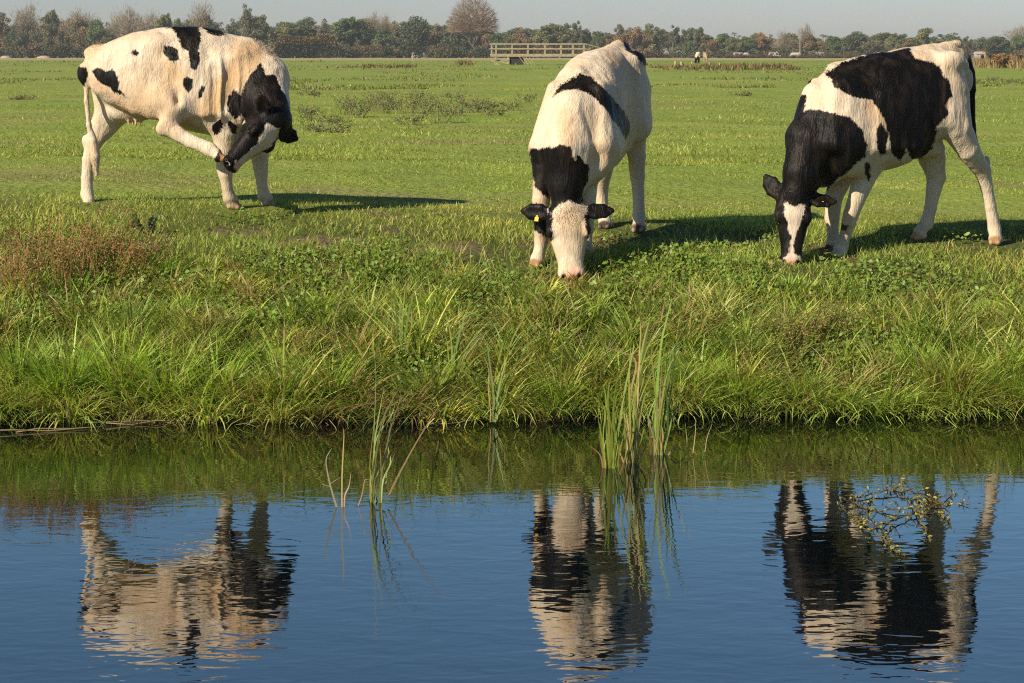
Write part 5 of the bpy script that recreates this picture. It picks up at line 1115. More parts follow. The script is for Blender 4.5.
def build_bridge():
    D = 206.0; wood = simple_mat('weathered_wood', (.31, .26, .16), .8, .5, 5); dark = simple_mat('shaded_timber', (.035, .03, .022), .85, .3, 3)  # abutment timber coloured dark to carry the shadow under the deck
    a = at(490, 54, D); b_ = at(585, 54, D); base = np.array((a[0], D, GZF)); root = empty('footbridge', base)
    tag(root, 'wooden footbridge with plank railings across the meadow ditch', 'bridge')
    Lx = b_[0] - a[0]; dz = a[2] - GZF; W = 1.3
    m = MB(); m.box((Lx / 2, W / 2, dz - .12), (Lx, W, .16)); m.box((Lx / 2, -.04, dz - .12), (Lx, .07, .28)); m.build('deck', wood, root)
    top = at(500, 44, D)[2] - GZF; mid = at(500, 48.8, D)[2] - GZF
    for y in (0, W):
        for k, z in enumerate((top, mid)):
            m = MB(); m.box((Lx / 2, y - .03, z), (Lx + .1, .07, .13)); m.build('rail', wood, root)
        for px in (491.5, 496, 512, 528, 545, 561, 573, 584):
            x = at(px, 54, D)[0] - a[0]; m = MB(); m.box((x, y + .03, (dz - .25 + top) / 2), (.15, .10, top - dz + .25)); m.build('post', wood, root)
    for y in (.05, W - .05):
        for px in (495.5, 508):
            x = at(px, 54, D)[0] - a[0]; m = MB(); m.box((x, y, dz / 2 - .25), (.2, .16, dz)); m.build('pile', wood, root)
        x0, x1 = at(494, 60, D)[0] - a[0], at(509, 60, D)[0] - a[0]
        m = MB(); m.bar((x0, y - .1, dz * .55), (x1, y - .1, .05), .08, .13); m.build('brace', wood, root)
        m = MB(); m.bar((x0 - .3, y - .1, dz * .45), (x0 + .6, y - .1, -.1), .08, .12); m.build('brace', wood, root)
        m = MB(); m.bar((x0, y - .1, .42), (x1, y - .1, .46), .08, .12); m.build('brace', wood, root)
    x0, x1 = at(509.5, 60, D)[0] - a[0], at(524, 60, D)[0] - a[0]
    m = MB(); m.box(((x0 + x1) / 2, W / 2, dz / 2 - .25), (x1 - x0, W * .8, dz - .1)); m.build('abutment', dark, root)
    for k in range(4):
        xx = x1 - .45 + k * .32; m = MB(); m.bar((xx, -.05, dz - .30), (xx + .55, -.05, .0), .05, .07); m.build('brace', wood, root)
    # ramp rails going down behind the middle cow
    for z0 in (top, mid):
        m = MB(); m.bar((Lx + .1, W * .5, z0), (Lx + 2.2, W * .5 + .5, z0 - .55), .07, .12); m.build('rail', wood, root)
    for k in (0, 1, 2):
        m = MB(); m.box((Lx + .5 + k * .75, W * .5 + .12 * k, .8 - .15 * k), (.14, .12, 1.7 - .2 * k)); m.build('post', wood, root)

# ---- trees -------------------------------------------------------------------
def leaf_quads(n_pts, P, size, col, r_):
    u = r_.normal(0, 1, (len(P), 3)); u /= np.linalg.norm(u, axis=1, keepdims=True)
    v = np.cross(u, r_.normal(0, 1, (len(P), 3))); v /= np.linalg.norm(v, axis=1, keepdims=True)
    s = size[:, None]
    V = np.stack([P - u * s, P + v * s * .7, P + u * s, P - v * s * .7], 1).reshape(-1, 3)
    F = np.arange(len(P) * 4).reshape(-1, 4)
    return V, F, np.repeat(col, 4, 0)

def make_tree_meshes(kind, seed, bark, leafm):
    """trunk and crown meshes about 10 m tall, 7 m wide; the crown of a bare tree is its twigs"""
    r_ = np.random.default_rng(seed); rnd = random.Random(seed)
    mb = MB(); tips = []
    bare = kind in ('bare', 'dome')
    def branch(p, d, L, r, lev):
        p = Vector(p); d = Vector(d).normalized(); pts = [p]; q = p
        for i in range(3):
            d = (d + Vector((rnd.gauss(0, .12), rnd.gauss(0, .12), rnd.gauss(.05, .06)))).normalized(); q = q + d * (L / 3); pts.append(q)
        mb.tube(pts, [r, r * .8, r * .62, r * .45], 5 if lev < 2 else 3, cap=False)
        tips.append((q, lev))
        if lev >= 3: return
        nk = {0: 6, 1: 4, 2: 3}[lev]
        for k in range(nk):
            t = .35 + .65 * (k + rnd.random()) / nk; j = min(int(t * 3), 2); s = pts[j].lerp(pts[j + 1], t * 3 - j)
            a = rnd.uniform(0, 2 * math.pi); sp = rnd.uniform(.5, .95) if kind != 'poplar' else rnd.uniform(.25, .4)
            side = d.orthogonal().normalized(); side = Matrix.Rotation(a, 3, d) @ side
            branch(s, d * math.cos(sp) + side * math.sin(sp) + Vector((0, 0, .18)), L * rnd.uniform(.5, .72), r * .5, lev + 1)
    hgt = {'pine': 6.2, 'dome': 3.6}.get(kind, 4.2)
    branch((0, 0, -.2), (rnd.gauss(0, .04), rnd.gauss(0, .04), 1), hgt, .26, 0)
    for k in range(4 if kind != 'pine' else 1):
        a = k * math.pi / 2 + rnd.random(); branch((0, 0, hgt * .35), (math.cos(a), math.sin(a), 1.1 if kind != 'dome' else 1.3), hgt * .75, .14, 1)
    V = np.array(mb.v)
    zmax = V[:, 2].max(); V[:, 2] *= (9.2 if bare else 8.3) / zmax
    rmax = np.percentile(np.hypot(V[:, 0], V[:, 1]), 97); V[:, :2] *= (3.5 if bare else 2.7) / rmax
    scl = ((9.2 if bare else 8.3) / zmax, (3.5 if bare else 2.7) / rmax)
    trunk = mesh_from('trunk', V, mb.f, bark)
    tp = np.array([(t.x * scl[1], t.y * scl[1], t.z * scl[0]) for t, l in tips if l >= 1])
    if bare:
        n = 2600 if kind == 'bare' else 5200
        c = tp[r_.integers(0, len(tp), n)]
        if kind == 'dome':
            dr = r_.normal(0, 1, (n, 3)); dr[:, 2] = np.abs(dr[:, 2]) * .9; dr /= np.linalg.norm(dr, axis=1, keepdims=True)
            rad = r_.random(n) ** .45; c = np.array((0, 0, 4.2)) + dr * rad[:, None] * np.array((3.7, 3.7, 5.6))
            d = dr + r_.normal(0, .25, (n, 3))
        else:
            c = c + r_.normal(0, .55, (n, 3)); d = r_.normal(0, .5, (n, 3)) + (c - np.array((0, 0, 4.5))) * .25 + np.array((0, 0, .6))
        d /= np.linalg.norm(d, axis=1, keepdims=True); L = r_.uniform(.5, 1.2, n)[:, None]; s = np.cross(d, r_.normal(0, 1, (n, 3))); s /= np.linalg.norm(s, axis=1, keepdims=True); w = .035
        V = np.stack([c - s * w, c + s * w, c + d * L], 1).reshape(-1, 3); F = np.arange(n * 3).reshape(-1, 3)
        base = np.array((.30, .225, .165)) if kind == 'dome' else np.array((.30, .245, .18))
        col = np.repeat(base[None] * r_.uniform(.6, 1.3, (n, 1)), 3, 0)
        return trunk, mesh_from('crown', V, F, leafm, False, col)
    pal = {'round': [(0.098, 0.118, 0.059), (0.122, 0.137, 0.071), (0.084, 0.103, 0.053)], 'green': [(0.120, 0.167, 0.068), (0.156, 0.203, 0.086), (0.097, 0.134, 0.060)], 'olive': [(0.172, 0.180, 0.081), (0.222, 0.216, 0.103), (0.148, 0.162, 0.070)], 'autumn': [(0.234, 0.159, 0.088), (0.287, 0.182, 0.094), (0.196, 0.155, 0.085), (0.156, 0.144, 0.074)],
           'orange': [(0.324, 0.183, 0.078), (0.272, 0.167, 0.079), (0.181, 0.146, 0.064)], 'pine': [(0.109, 0.127, 0.076), (0.141, 0.158, 0.085), (0.173, 0.165, 0.099)], 'sparse': [(0.191, 0.181, 0.108), (0.240, 0.209, 0.132), (0.152, 0.148, 0.080)],
           'poplar': [(0.179, 0.175, 0.107), (0.215, 0.195, 0.122), (0.153, 0.153, 0.087)]}[kind]
    # leaf clumps of uneven size round the limb ends, with gaps between them
    if kind == 'round':                 # full rounded crown of many small clumps
        k = 150; d = r_.normal(0, 1, (k, 3)); d /= np.linalg.norm(d, axis=1, keepdims=True); cen = np.array((0, 0, 4.6)) + d * np.array((2.75, 2.75, 3.5)) * (r_.random(k) ** .3)[:, None]; cen = cen[cen[:, 2] > .9]; rr = r_.uniform(.5, .95, len(cen)); per = 34
    elif kind == 'pine': cen = tp[tp[:, 2] > 3.2]; cen = cen[r_.permutation(len(cen))[:34]]; rr = r_.uniform(.45, .95, len(cen)); per = 95
    elif kind in ('sparse',): cen = tp[r_.permutation(len(tp))[:52]]; rr = r_.uniform(.45, .85, len(cen)); per = 42
    else:
        cen = tp[r_.permutation(len(tp))[:64]]; rr = r_.uniform(.55, 1.15, len(cen)); per = 80
        low = np.stack([r_.normal(0, 1.7, 16), r_.normal(0, 1.7, 16), r_.uniform(1.2, 3.2, 16)], 1); cen = np.concatenate([cen, low]); rr = np.concatenate([rr, r_.uniform(.6, 1.1, 16)])
    P, Cc, S = [], [], []
    for c, r in zip(cen, rr):
        k = int(1.5 * per * r * r / .6) + 8; d = r_.normal(0, 1, (k, 3)); d /= np.linalg.norm(d, axis=1, keepdims=True); q = c + d * (r * r_.random(k) ** .4)[:, None] * np.array((1, 1, .8)); P.append(q)
        base = np.array(pal[r_.integers(0, len(pal))]) * r_.uniform(.8, 1.2); Cc.append(base[None] * r_.uniform(.75, 1.25, (k, 1))); S.append(r_.uniform(.10, .22, k))
    P = np.concatenate(P); P[:, 2] = np.maximum(P[:, 2], .35)
    if kind == 'poplar': P[:, :2] *= .75
    V, F, Cc = leaf_quads(0, P, np.concatenate(S), np.concatenate(Cc), r_)
    return trunk, mesh_from('crown', V, F, leafm, False, Cc)

TREE_WORDS = {'round': 'full rounded green tree', 'green': 'dark green bushy tree', 'olive': 'olive green leafy tree', 'autumn': 'brown autumn leaved tree', 'orange': 'low orange brown tree', 'pine': 'slender dark pine', 'sparse': 'thinly leaved pale tree', 'poplar': 'narrow tall thin tree', 'bare': 'bare twiggy tree', 'dome': 'large bare dome shaped tree'}

def build_trees():
    bark = simple_mat('bark', (.13, .105, .08), .9, .3, 4); leafm = leaf_mat('tree_leaves', .7, .15, spec=.15)
    proto = {}
    for kind, n in (('green', 3), ('round', 2), ('olive', 3), ('autumn', 3), ('orange', 2), ('pine', 3), ('sparse', 2), ('poplar', 1), ('bare', 3), ('dome', 1)):
        proto[kind] = [make_tree_meshes(kind, 100 + 7 * i + len(kind) * 31, bark, leafm) for i in range(n)]
    rnd = random.Random(11); count = {}
    def sector(px): return 'behind the left cow' if px < 300 else 'between left cow and footbridge' if px < 492 else 'behind the footbridge' if px < 600 else 'between middle and right cow' if px < 830 else 'behind the right cow'
    def tree(px, top, wpx, kind, D=520.0, row='front'):
        p = at(px, 57, D); h = at(px, top, D)[2] - GZF; w = wpx / FPX * D * 1.12
        i = count.get(kind, 0); count[kind] = i + 1
        tr, cr = proto[kind][i % len(proto[kind])]
        root = empty('tree', (p[0], D, GZF - .1)); root.rotation_euler.z = rnd.uniform(0, 6.28); root.scale = (w / 6.4, w / 6.4, h / (9.3 if kind in ('bare', 'dome') else 8.9 if kind == 'round' else 8.5))
        lab = TREE_WORDS[kind] + (' in the front row ' if row == 'front' else ' in the back row ' if row == 'back' else ' of the outer wood ' if row == 'outer' else ' ') + sector(px)
        tag(root, lab, 'tree', 'trees along the horizon ' + sector(px))
        obj('trunk', tr, root); obj('crown', cr, root)
        return root
    T = [(0, 15, 22, 'autumn'), (20, 20, 30, 'round'), (29, 8, 26, 'bare'), (40, 17, 20, 'sparse'), (51, 13, 16, 'olive'), (66, 27, 22, 'autumn'), (78, 12, 28, 'bare'), (84, 17, 22, 'autumn'), (94, 22, 18, 'green'), (104, 27, 20, 'olive'),
         (117, 12, 20, 'bare'), (131, 8, 26, 'bare'), (141, 20, 22, 'olive'), (152, 13, 20, 'bare'), (164, 15, 16, 'olive'), (176, 17, 18, 'olive'), (188, 18, 18, 'sparse'), (200, 4, 28, 'bare'), (203, 14, 22, 'autumn'), (214, 20, 18, 'green'),
         (230, 22, 20, 'sparse'), (248, 4, 22, 'sparse'), (247, 14, 20, 'poplar'), (261, 16, 24, 'olive'), (259, 20, 20, 'green'), (255, 32, 20, 'orange'), (282, 24, 24, 'olive'), (292, 22, 20, 'sparse'), (306, 16, 26, 'round'), (326, 19, 22, 'sparse'),
         (345, 20, 24, 'green'), (358, 17, 34, 'round'), (352, 22, 26, 'green'), (374, 13, 16, 'bare'), (385, 14, 16, 'bare'), (382, 27, 20, 'green'), (396, 23, 18, 'autumn'), (415, 15, 34, 'round'), (440, 22, 24, 'autumn'),
         (461, 17, 34, 'round'), (473, 0, 37, 'dome'), (484, 27, 20, 'autumn'), (496, 31, 16, 'green'), (507, 33, 14, 'olive'), (521, 31, 18, 'autumn'), (534, 28, 20, 'pine'), (545, 26, 22, 'olive'), (556, 24, 24, 'olive'), (567, 25, 18, 'pine'), (577, 22, 18, 'pine'),
         (589, 24, 20, 'pine'), (598, 32, 14, 'green'), (610, 31, 16, 'autumn'), (622, 31, 16, 'autumn'), (640, 29, 26, 'autumn'), (650, 27, 20, 'olive'), (662, 30, 18, 'pine'), (673, 26, 18, 'pine'), (684, 27, 18, 'pine'), (694, 30, 16, 'green'), (701, 30, 16, 'pine'),
         (710, 34, 18, 'autumn'), (720, 35, 16, 'green'), (735, 38, 18, 'olive'), (746, 37, 18, 'green'), (755, 38, 14, 'olive'), (762, 35, 15, 'orange'), (773, 36, 16, 'sparse'), (784, 31, 18, 'bare'), (788, 36, 16, 'green'), (795, 39, 16, 'orange'), (807, 28, 14, 'bare'), (813, 37, 18, 'autumn'),
         (824, 41, 18, 'olive'), (836, 39, 16, 'green'), (855, 34, 26, 'round'), (853, 37, 20, 'green'), (868, 42, 18, 'sparse'), (880, 42, 18, 'sparse'), (894, 34, 16, 'olive'), (907, 39, 16, 'autumn'), (922, 33, 20, 'olive'), (934, 41, 16, 'green'),
         (950, 40, 18, 'sparse'), (966, 41, 16, 'pine'), (979, 36, 15, 'pine'), (996, 39, 26, 'round'), (1010, 41, 14, 'olive'), (1022, 27, 24, 'bare'), (1017, 38, 16, 'green'), (1034, 30, 22, 'autumn')]
    for px, top, w, kind in T:
        if kind != 'dome': top += rnd.uniform(-3, 3)
        if px > 600: top -= 2.5
        elif kind == 'green' and 330 < px < 480: top -= 1; w *= 1.1
        tree(px, top, w, kind, rnd.uniform(495, 540), 'front')
    for x in range(-24, 1050, 12):
        lim = 22 if x < 480 else 35.5 if x > 700 else 30
        tree(x + rnd.uniform(-4, 4), lim + rnd.uniform(-3, 5), rnd.uniform(22, 32), rnd.choice(['autumn', 'olive', 'sparse', 'olive', 'sparse', 'green']), rnd.uniform(575, 620), 'back')
    for x in list(range(-330, -30, 17)) + list(range(1060, 1360, 17)):
        tree(x + rnd.uniform(-5, 5), rnd.uniform(22, 38), rnd.uniform(24, 34), rnd.choice(['autumn', 'olive', 'round', 'green', 'bare']), rnd.uniform(520, 600), 'outer')
    # scrub along the foot of the trees
    def shrub_mesh(seed, pal):
        r_ = np.random.default_rng(seed); n = 620
        c = r_.normal(0, 1, (9, 3)) * (.9, .6, .35) + (0, 0, .75); q = c[r_.integers(0, 9, n)] + r_.normal(0, .34, (n, 3)); q[:, 2] = np.maximum(q[:, 2], .05)
        col = np.array(pal)[r_.integers(0, len(pal), n)] * r_.uniform(.6, 1.3, (n, 1))
        V, F, Cc = leaf_quads(0, q, r_.uniform(.10, .22, n), col, r_); return mesh_from('shrub', V, F, leafm, False, Cc)
    sp = [shrub_mesh(1, [(.05, .06, .025), (.07, .075, .03)]), shrub_mesh(2, [(.12, .085, .05), (.15, .10, .055)]), shrub_mesh(3, [(.09, .085, .04), (.12, .11, .05)])]
    words = ['dark green shrub', 'brown shrub', 'olive shrub']
    for x in range(-10, 1040, 11):
        i = rnd.choice([0, 0, 1, 2] if x < 500 else [1, 1, 2, 0]); px = x + rnd.uniform(-4, 4); p = at(px, 57, 478)
        o = obj('shrub', sp[i]); o.location = (p[0], 478 + rnd.uniform(-5, 5), GZF); s = rnd.uniform(.8, 1.35) * (1.25 if px < 600 else .95); o.scale = (s * 1.15, s, s * (1.15 if px < 600 else .85)); o.rotation_euler.z = rnd.uniform(0, 6.28)
        tag(o, '%s at the foot of the trees %s' % (words[i], sector(px)), 'shrub', 'shrubs at the foot of the trees')
    for x in np.arange(728, 850, 4.2):
        px = x + rnd.uniform(-1.5, 1.5); p = at(px, 57, 466); o = obj('shrub', sp[1 if rnd.random() < .7 else 2]); o.location = (p[0], 466 + rnd.uniform(-3, 3), GZF); s = rnd.uniform(.5, .8); o.scale = (s * 1.1, s, s * .62); o.rotation_euler.z = rnd.uniform(0, 6.28)
        tag(o, 'low brown scrub bush in front of the far white vans', 'shrub', 'scrub in front of the vans')
    # clipped looking hedge with rusty top behind the left cow's shoulder
    r_ = np.random.default_rng(77); D = 470; x0, x1 = at(273, 57, D)[0], at(340, 57, D)[0]; n = 7000
    x = r_.uniform(0, x1 - x0, n); hh = (at(300, 35, D)[2] - GZF) * (.86 + .2 * vnoise(x * .35, x * 0, None, 9)) * np.sqrt(np.clip(np.minimum(x, x1 - x0 - x) / 1.6, .15, 1)); z = hh * r_.random(n) ** .55; y = r_.normal(0, .9, n)
    rust = (z > hh * .62) & (r_.random(n) < .8); col = np.where(rust[:, None], np.array((.16, .105, .035)), np.array((.035, .045, .022))) * r_.uniform(.65, 1.35, (n, 1))
    V, F, Cc = leaf_quads(0, np.stack([x, y, z], 1), r_.uniform(.12, .26, n), col, r_)
    o = obj('hedge', mesh_from('hedge', V, F, leafm, False, Cc)); o.location = (x0, D, GZF); tag(o, 'broad dark hedge with rusty brown top right of the left cow', 'hedge')
    # willows: pale narrow bushes in front of the dark trees
    for px, top in ((343, 41), (350, 44), (356, 43), (366, 45), (377, 41), (388, 47)):
        tree(px, top, 12, 'sparse', 488, 'lowest')
    return leafm

def car_meshes():
    white = simple_mat('white_paint', (.50, .48, .45), .35, .06, 2, spec=.5); glass = simple_mat('car_glass', (.03, .035, .04), .15, .1, 2, spec=.5); rub = simple_mat('tyre_rubber', (.03, .03, .03), .8, .2, 4)
    mb = MB()
    prof = [(-2.1, .35), (-2.1, 1.0), (-1.95, 1.75), (-1.7, 2.0), (1.0, 2.0), (1.25, 1.85), (1.75, 1.1), (2.25, .95), (2.3, .35)]
    n = len(prof); v = [(x, -.85, z) for x, z in prof] + [(x, .85, z) for x, z in prof]
    mb.add(v, [tuple(range(n)), tuple(range(2 * n - 1, n - 1, -1))] + [(i, i + n, (i + 1) % n + n, (i + 1) % n) for i in range(n)])
    body = mesh_from('body', mb.v, mb.f, white)
    def win(pts):
        m = MB(); k = len(pts); vs = [(x, -.87, z) for x, z in pts] + [(x, -.84, z) for x, z in pts]
        m.add(vs, [tuple(range(k)), tuple(range(2 * k - 1, k - 1, -1))] + [(i, (i + 1) % k, (i + 1) % k + k, i + k) for i in range(k)]); return mesh_from('window', m.v, m.f, glass)
    wins = [win([(.3, 1.15), (1.55, 1.15), (1.15, 1.8), (.3, 1.8)]), win([(-1.7, 1.25), (-.2, 1.25), (-.2, 1.75), (-1.6, 1.75)])]
    m = MB(); m.tube([(0, -.12, 0), (0, .12, 0)], .34, 12); wheel = mesh_from('wheel', m.v, m.f, rub)
    return body, wins, wheel

def build_far_things(stemmy, leafm, cow_mesh):
    body, wins, wheel = car_meshes()
    for px, rot, lab in ((740, 0, 'leftmost small white van parked before the far trees'), (748.5, 3.1, 'white van second from left, between two other vans'), (755, .3, 'white van nearest the tall seeding grass, third from left'), (775.5, 0, 'lone white van parked under the orange brown tree'),
                         (796, 3.14, 'white van parked beside the thin pale lamp mast'), (821, 0, 'rightmost white van before the far trees, close to the right cow')):
        p = at(px, 57, 474); r = empty('parked_van', (p[0], 476, GZF)); r.rotation_euler.z = rot; tag(r, lab, 'van', 'vans parked before the trees'); r.scale = (.62,) * 3
        obj('body', body, r)
        for w in wins: obj('window', w, r)
        for x in (-1.3, 1.45):
            for y in (-.78, .78): obj('wheel', wheel, r, (x, y, .34))
    pole = simple_mat('pale_metal', (.36, .36, .35), .5, .1, 2)
    p = at(800, 57, 473); m = MB(); h = at(800, 35, 473)[2] - GZF; m.tube([(0, 0, 0), (0, 0, h * .6), (0, 0, h)], [.09, .07, .05], 8); m.box((.25, 0, h), (.7, .2, .12)); o = m.build('lamp_mast', pole, None, (p[0], 473, GZF)); tag(o, 'thin pale lamp mast standing among the far white vans', 'lamp mast')
    plaster = simple_mat('white_plaster', (.42, .40, .37), .7, .08, 1); tile = simple_mat('pale_roof', (.42, .33, .27), .8, .15, 1); dk = simple_mat('dark_opening', (.03, .03, .03), .5, .1, 1)
    def shed(px, top, wpx, D, lab):
        p = at(px, 57, D); w = wpx / FPX * D; h = at(px, top, D)[2] - GZF; r = empty('shed', (p[0], D, GZF)); tag(r, lab, 'shed')
        m = MB(); m.box((0, 1.5, h * .32), (w, 3, h * .64)); m.build('wall', plaster, r)
        m = MB(); a, b_, c = h * .62, h, w * .56
        m.add([(-c, -.2, a), (c, -.2, a), (c, 3.2, a), (-c, 3.2, a), (-c * .92, 1.5, b_), (c * .92, 1.5, b_)], [(0, 1, 5, 4), (2, 3, 4, 5), (1, 2, 5), (3, 0, 4), (0, 3, 2, 1)]); m.build('roof', tile, r)
        m = MB(); m.box((w * .2, -.01, h * .22), (w * .18, .06, h * .44)); m.build('door', dk, r)
    shed(981, 51.5, 9, 476, 'low shed with pale brown roof far behind the right cow'); shed(414.5, 51.5, 6, 476, 'small white shed below the round dark green tree'); shed(438, 51, 5.5, 476, 'small white shed between the two round dark trees')
    # heaps of pale sand at far left
    for px, wpx, lab in ((6, 13, 'pale sand heap at the left edge before the trees'), (44, 16, 'longer pale sand heap just left of the left cow')):
        D = 455; p = at(px, 57, D); w = wpx / FPX * D; mb = MB(); n = 14
        vs = [(0, 0, .55)]; fs = []
        rr_ = random.Random(px)
        for ring, (k, z) in enumerate(((.4, .5), (.75, .30), (1, -.05))):
            for i in range(n):
                a = 2 * math.pi * i / n; q = k * rr_.uniform(.85, 1.15); vs.append((w / 2 * q * math.cos(a), 1.3 * q * math.sin(a), z * rr_.uniform(.8, 1.2)))
        for i in range(n): fs.append((0, 1 + i, 1 + (i + 1) % n))
        for g in range(2):
            for i in range(n): a0, b0 = 1 + g * n + i, 1 + g * n + (i + 1) % n; fs.append((a0, a0 + n, b0 + n, b0))
        mb.add(vs, fs); o = mb.build('sand_heap', simple_mat('pale_sand', (.36, .27, .21), .9, .35, 3), None, (p[0], D, GZF), True); tag(o, lab, 'sand heap')
    # fence posts
    wood = simple_mat('post_wood', (.38, .29, .19), .85, .25, 6)
    for px, yb, yt, D, lab in ((675.5, 70, 63, 158, 'thick pale fence post right behind the middle cow'), (681.5, 70.5, 64, 157, 'pale fence post beside the thick one behind the middle cow'), (692, 70.5, 64, 157, 'thin fence post left of the two distant cows'), (709.5, 68.5, 63.5, 166, 'thin fence post just right of the two distant cows'),
                               (719.5, 69.5, 64, 160, 'thin fence post standing alone far right of the distant cows'), (412.5, 63, 54.5, 300, 'thin grey pole standing alone between left cow and footbridge'), (295, 60, 56, 330, 'small dark post at the far field edge beside the hedge')):
        g = float(gz(at(px, yb, D)[0], D)); hh = (yb - yt) / FPX * D; m = MB(); r = .10 if 'thick' in lab else .07
        m.tube([(0, 0, -.2), (.01, 0, hh * .5), (0, .01, hh - .03), (0, .01, hh)], [r, r * .95, r * .9, r * .6], 7); o = m.build('fence_post', wood, None, (at(px, yb, D)[0], D, g)); tag(o, lab, 'fence post', 'distant fence posts')
    # rough rushes along the far ditches
    pal = [(.17, .10, .05), (.22, .15, .06), (.13, .12, .04), (.10, .11, .035)]
    r_ = np.random.default_rng(21); parts = []
    for x0, x1, D, n, h, pl in ((630, 850, 150, 3400, .42, pal), (520, 640, 195, 1500, .35, pal), (440, 492, 195, 900, .45, pal[:3]), (970, 1060, 165, 2400, .8, [(.26, .18, .08), (.3, .2, .09), (.18, .14, .06)]), (340, 430, 165, 700, .3, pal), (60, 300, 260, 1500, .35, pal), (960, 1060, 330, 2600, 1.5, [(.24, .15, .08), (.2, .13, .07)])):
        a, b_ = at(x0, 60, D)[0], at(x1, 60, D)[0]; x = (a + b_) / 2 + (b_ - a) * .30 * r_.normal(0, 1, n); x = x[vnoise(x * .45, x * 0 + D, None, 4) > .40]; n = len(x); y = D + r_.normal(0, 5, n); z = gz(x, y)
        col = np.array(pl)[r_.integers(0, len(pl), n)] * r_.uniform(.6, 1.35, (n, 1))
        parts.append(blades(np.stack([x, y, z - .02], 1), h * r_.uniform(.2, 1.2, n) * (.4 + vnoise(x * .9, y * .2, None, 6)), r_.uniform(.06, .14, n), r_.uniform(0, 6.28, n), r_.uniform(0, .5, n), r_.uniform(0, .8, n), col, 2))
    V, F, Cc = join(parts); tag(obj('rushes', mesh_from('rushes', V, F, leafm, False, Cc)), 'brown rushes lining the far meadow ditches', 'rushes', kind='stuff')
    # tan bush
    stemmy('tan_bush', 'tan reed bush at the right edge behind the right cow', 'bush', 1001, 72, 1.0, .62, 60, [(.34, .22, .09), (.28, .18, .08)], None, (.06, .14), .012, 158)
    # far cattle
    for px, D, rot, lab, mesh, s in ((697.8, 222, 95, 'distant white and black cow left of its pale companion', cow_mesh[0], .84), (705.2, 226, -86, 'distant pale cow right beside the white and black one', cow_mesh[1], .80), (983, 300, 20, 'dark cow far off, nearest to the right cow', cow_mesh[2], .55), (990.5, 302, 190, 'dark cow far off, second from the right cow', cow_mesh[2], .55), (1019.5, 290, 0, 'dark cow far off at the right edge', cow_mesh[2], .6), (985.5, 298, 80, 'white animal standing far off between two dark cows', cow_mesh[1], .6)):
        p = at(px, 57, D); g = float(gz(p[0], D)); o = obj('distant_cow', mesh); o.location = (p[0], D, g + .02); o.rotation_euler.z = R(rot); o.scale = (s,) * 3; tag(o, lab, 'cow', 'cattle grazing far off')
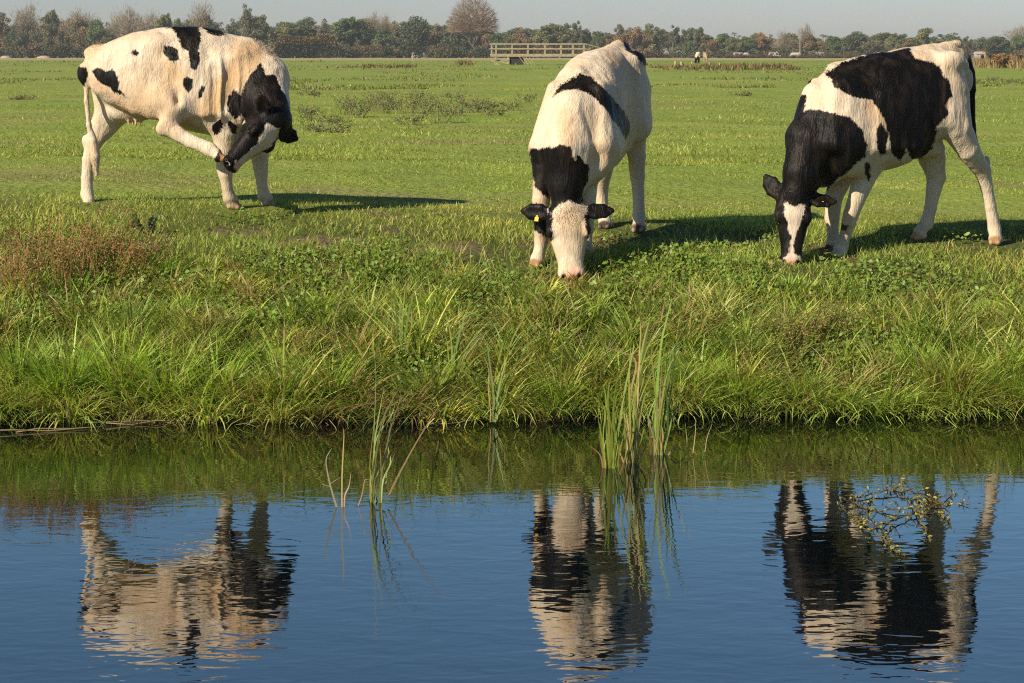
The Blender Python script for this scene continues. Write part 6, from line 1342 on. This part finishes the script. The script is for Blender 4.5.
# ================================================================ put it together
def main():
    global COAT, HAIR, EYE, TAG
    sc = bpy.context.scene
    COAT = coat_material(); HAIR = leaf_mat('cow_hair', .6, .06, spec=.08)
    EYE, _, b = new_mat('eye'); b.inputs['Base Color'].default_value = (.012, .008, .006, 1); b.inputs['Roughness'].default_value = .08
    TAG = simple_mat('yellow_plastic', (.75, .50, .03), .4, .08, 30)
    build_ground(); build_water()
    gm = build_grass(); stemmy = build_plants(gm)
    add_cow(body_left, PATCHES['left'], [((.1, .3, 1.0), (.35, .2, .3)), ((.6, .3, .95), (.2, .2, .3)), ((-.4, .3, .95), (.15, .2, .2))], 'black and white cow bending back to lick its raised hind hoof', 1)
    add_cow(body_middle, PATCHES['middle'], [((-.1, -.3, 1.1), (.2, .2, .3)), ((-.5, -.2, 1.0), (.12, .15, .2))], 'mostly white cow grazing head-on with black neck and tagged ear', 2, [(0, .10)])
    add_cow(body_right, PATCHES['right'], [((.1, -.3, 1.05), (.4, .22, .35)), ((.75, -.25, .95), (.25, .2, .3))], 'large black patched cow grazing with white blaze on its face', 3, [(1, .11)])
    # plain far-off cattle share one light body
    global H_COW
    H_COW = .03; c, F = body_right(); V, Q, Nn = F.skin(); col = c.colours(V, Nn, [], [])
    ms = []
    for k, (mk, tn) in enumerate(((np.where(V[:, 2] + .25 * vnoise(V[:, 0] * 3, V[:, 1] * 3, None, 3) < .95, .2, -.2), 1.0), (np.full(len(V), -.2), np.array((.55, .48, .38))), (np.full(len(V), .2), 1.0))):
        me = mesh_from('distant_cow', V, Q, COAT, True, col * tn); m4 = np.ones((len(V), 4), np.float32); m4[:, :3] = mk[:, None]
        me.color_attributes.new('mark', 'FLOAT_COLOR', 'POINT').data.foreach_set('color', m4.ravel()); ms.append(me)
    build_bridge(); leafm = build_trees(); build_far_things(stemmy, leafm, ms)
    # light
    w = bpy.data.worlds.new('World'); sc.world = w; w.use_nodes = True; nt = w.node_tree; bg = nt.nodes['Background']
    sky = nt.nodes.new('ShaderNodeTexSky'); sky.sky_type = 'NISHITA'; sky.sun_disc = False
    el, az = R(SUN_EL), math.atan2(-SUN_DIR[0], -SUN_DIR[1])
    sky.sun_elevation = el; sky.sun_rotation = az; sky.air_density = 1.0; sky.dust_density = SKY_DUST; sky.ozone_density = 1.2; sky.altitude = 0
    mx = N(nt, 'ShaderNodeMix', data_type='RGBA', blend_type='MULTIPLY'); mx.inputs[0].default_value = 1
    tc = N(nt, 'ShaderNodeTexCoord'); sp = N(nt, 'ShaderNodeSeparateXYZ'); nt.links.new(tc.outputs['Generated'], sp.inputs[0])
    rp = N(nt, 'ShaderNodeValToRGB'); e = rp.color_ramp.elements                 # sky tint: dimmed horizon, blue band raised to brighten the water, darker overhead
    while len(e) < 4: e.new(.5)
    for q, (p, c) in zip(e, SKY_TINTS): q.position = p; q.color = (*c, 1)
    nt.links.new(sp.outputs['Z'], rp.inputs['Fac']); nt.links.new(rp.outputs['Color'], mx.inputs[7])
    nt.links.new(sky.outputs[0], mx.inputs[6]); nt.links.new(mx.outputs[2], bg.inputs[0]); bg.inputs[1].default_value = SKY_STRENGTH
    l = bpy.data.lights.new('sun', 'SUN'); l.energy = SUN_STRENGTH; l.angle = R(.5); l.color = (1.0, .88, .68)
    lo = bpy.data.objects.new('sun', l); C.objects.link(lo)
    h = math.cos(el); n = math.hypot(*SUN_DIR); d = Vector((SUN_DIR[0] / n * h, SUN_DIR[1] / n * h, -math.sin(el)))
    lo.rotation_euler = d.to_track_quat('-Z', 'Y').to_euler(); lo.location = (-20, -15, 15)
    # haze
    if HAZE > 0:
        m = bpy.data.materials.new('haze'); m.use_nodes = True; t = m.node_tree; t.nodes.remove(t.nodes['Principled BSDF'])
        v = t.nodes.new('ShaderNodeVolumePrincipled'); v.inputs['Color'].default_value = (.93, .96, 1, 1); v.inputs['Density'].default_value = HAZE; v.inputs['Anisotropy'].default_value = .3
        t.links.new(v.outputs[0], t.nodes['Material Output'].inputs['Volume'])
        mb = MB(); mb.box((0, 1470, 8.5), (3300, 3080, 23)); tag(mb.build('haze', m), 'thin pale autumn haze over the meadow', 'haze', kind='stuff')
    cd = bpy.data.cameras.new('camera'); cam = bpy.data.objects.new('camera', cd); C.objects.link(cam)
    cam.location = CAM; cam.rotation_euler = (R(90), 0, 0); cd.shift_y = (HORIZON - CY) / 1024; cd.sensor_width = 36; cd.lens = 36 * FPX / 1024; cd.clip_start = .1; cd.clip_end = 6000; sc.camera = cam
    sc.render.engine = 'CYCLES'; sc.cycles.use_denoising = DENOISE; sc.cycles.filter_width = 1.15; sc.cycles.max_bounces = 6; sc.cycles.diffuse_bounces = 3; sc.cycles.glossy_bounces = 3; sc.cycles.transmission_bounces = 3; sc.cycles.transparent_max_bounces = 4
    sc.cycles.caustics_reflective = False; sc.cycles.caustics_refractive = False; sc.cycles.volume_bounces = 0
    try: sc.cycles.denoiser = 'OPENIMAGEDENOISE'
    except Exception: pass
    vs = sc.view_settings; vs.view_transform = 'Standard'; vs.look = 'None'; vs.gamma = 1; vs.exposure = EXPOSURE; vs.use_curve_mapping = False

DENOISE = False
SUN_EL, SUN_DIR, SUN_STRENGTH, SKY_STRENGTH, SKY_DUST, HAZE, EXPOSURE = 33.0, (.77, .64), 5.0, .073, .2, .00027, 0.62
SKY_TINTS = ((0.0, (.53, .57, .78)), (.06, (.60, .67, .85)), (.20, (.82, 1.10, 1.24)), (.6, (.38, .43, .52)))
main()
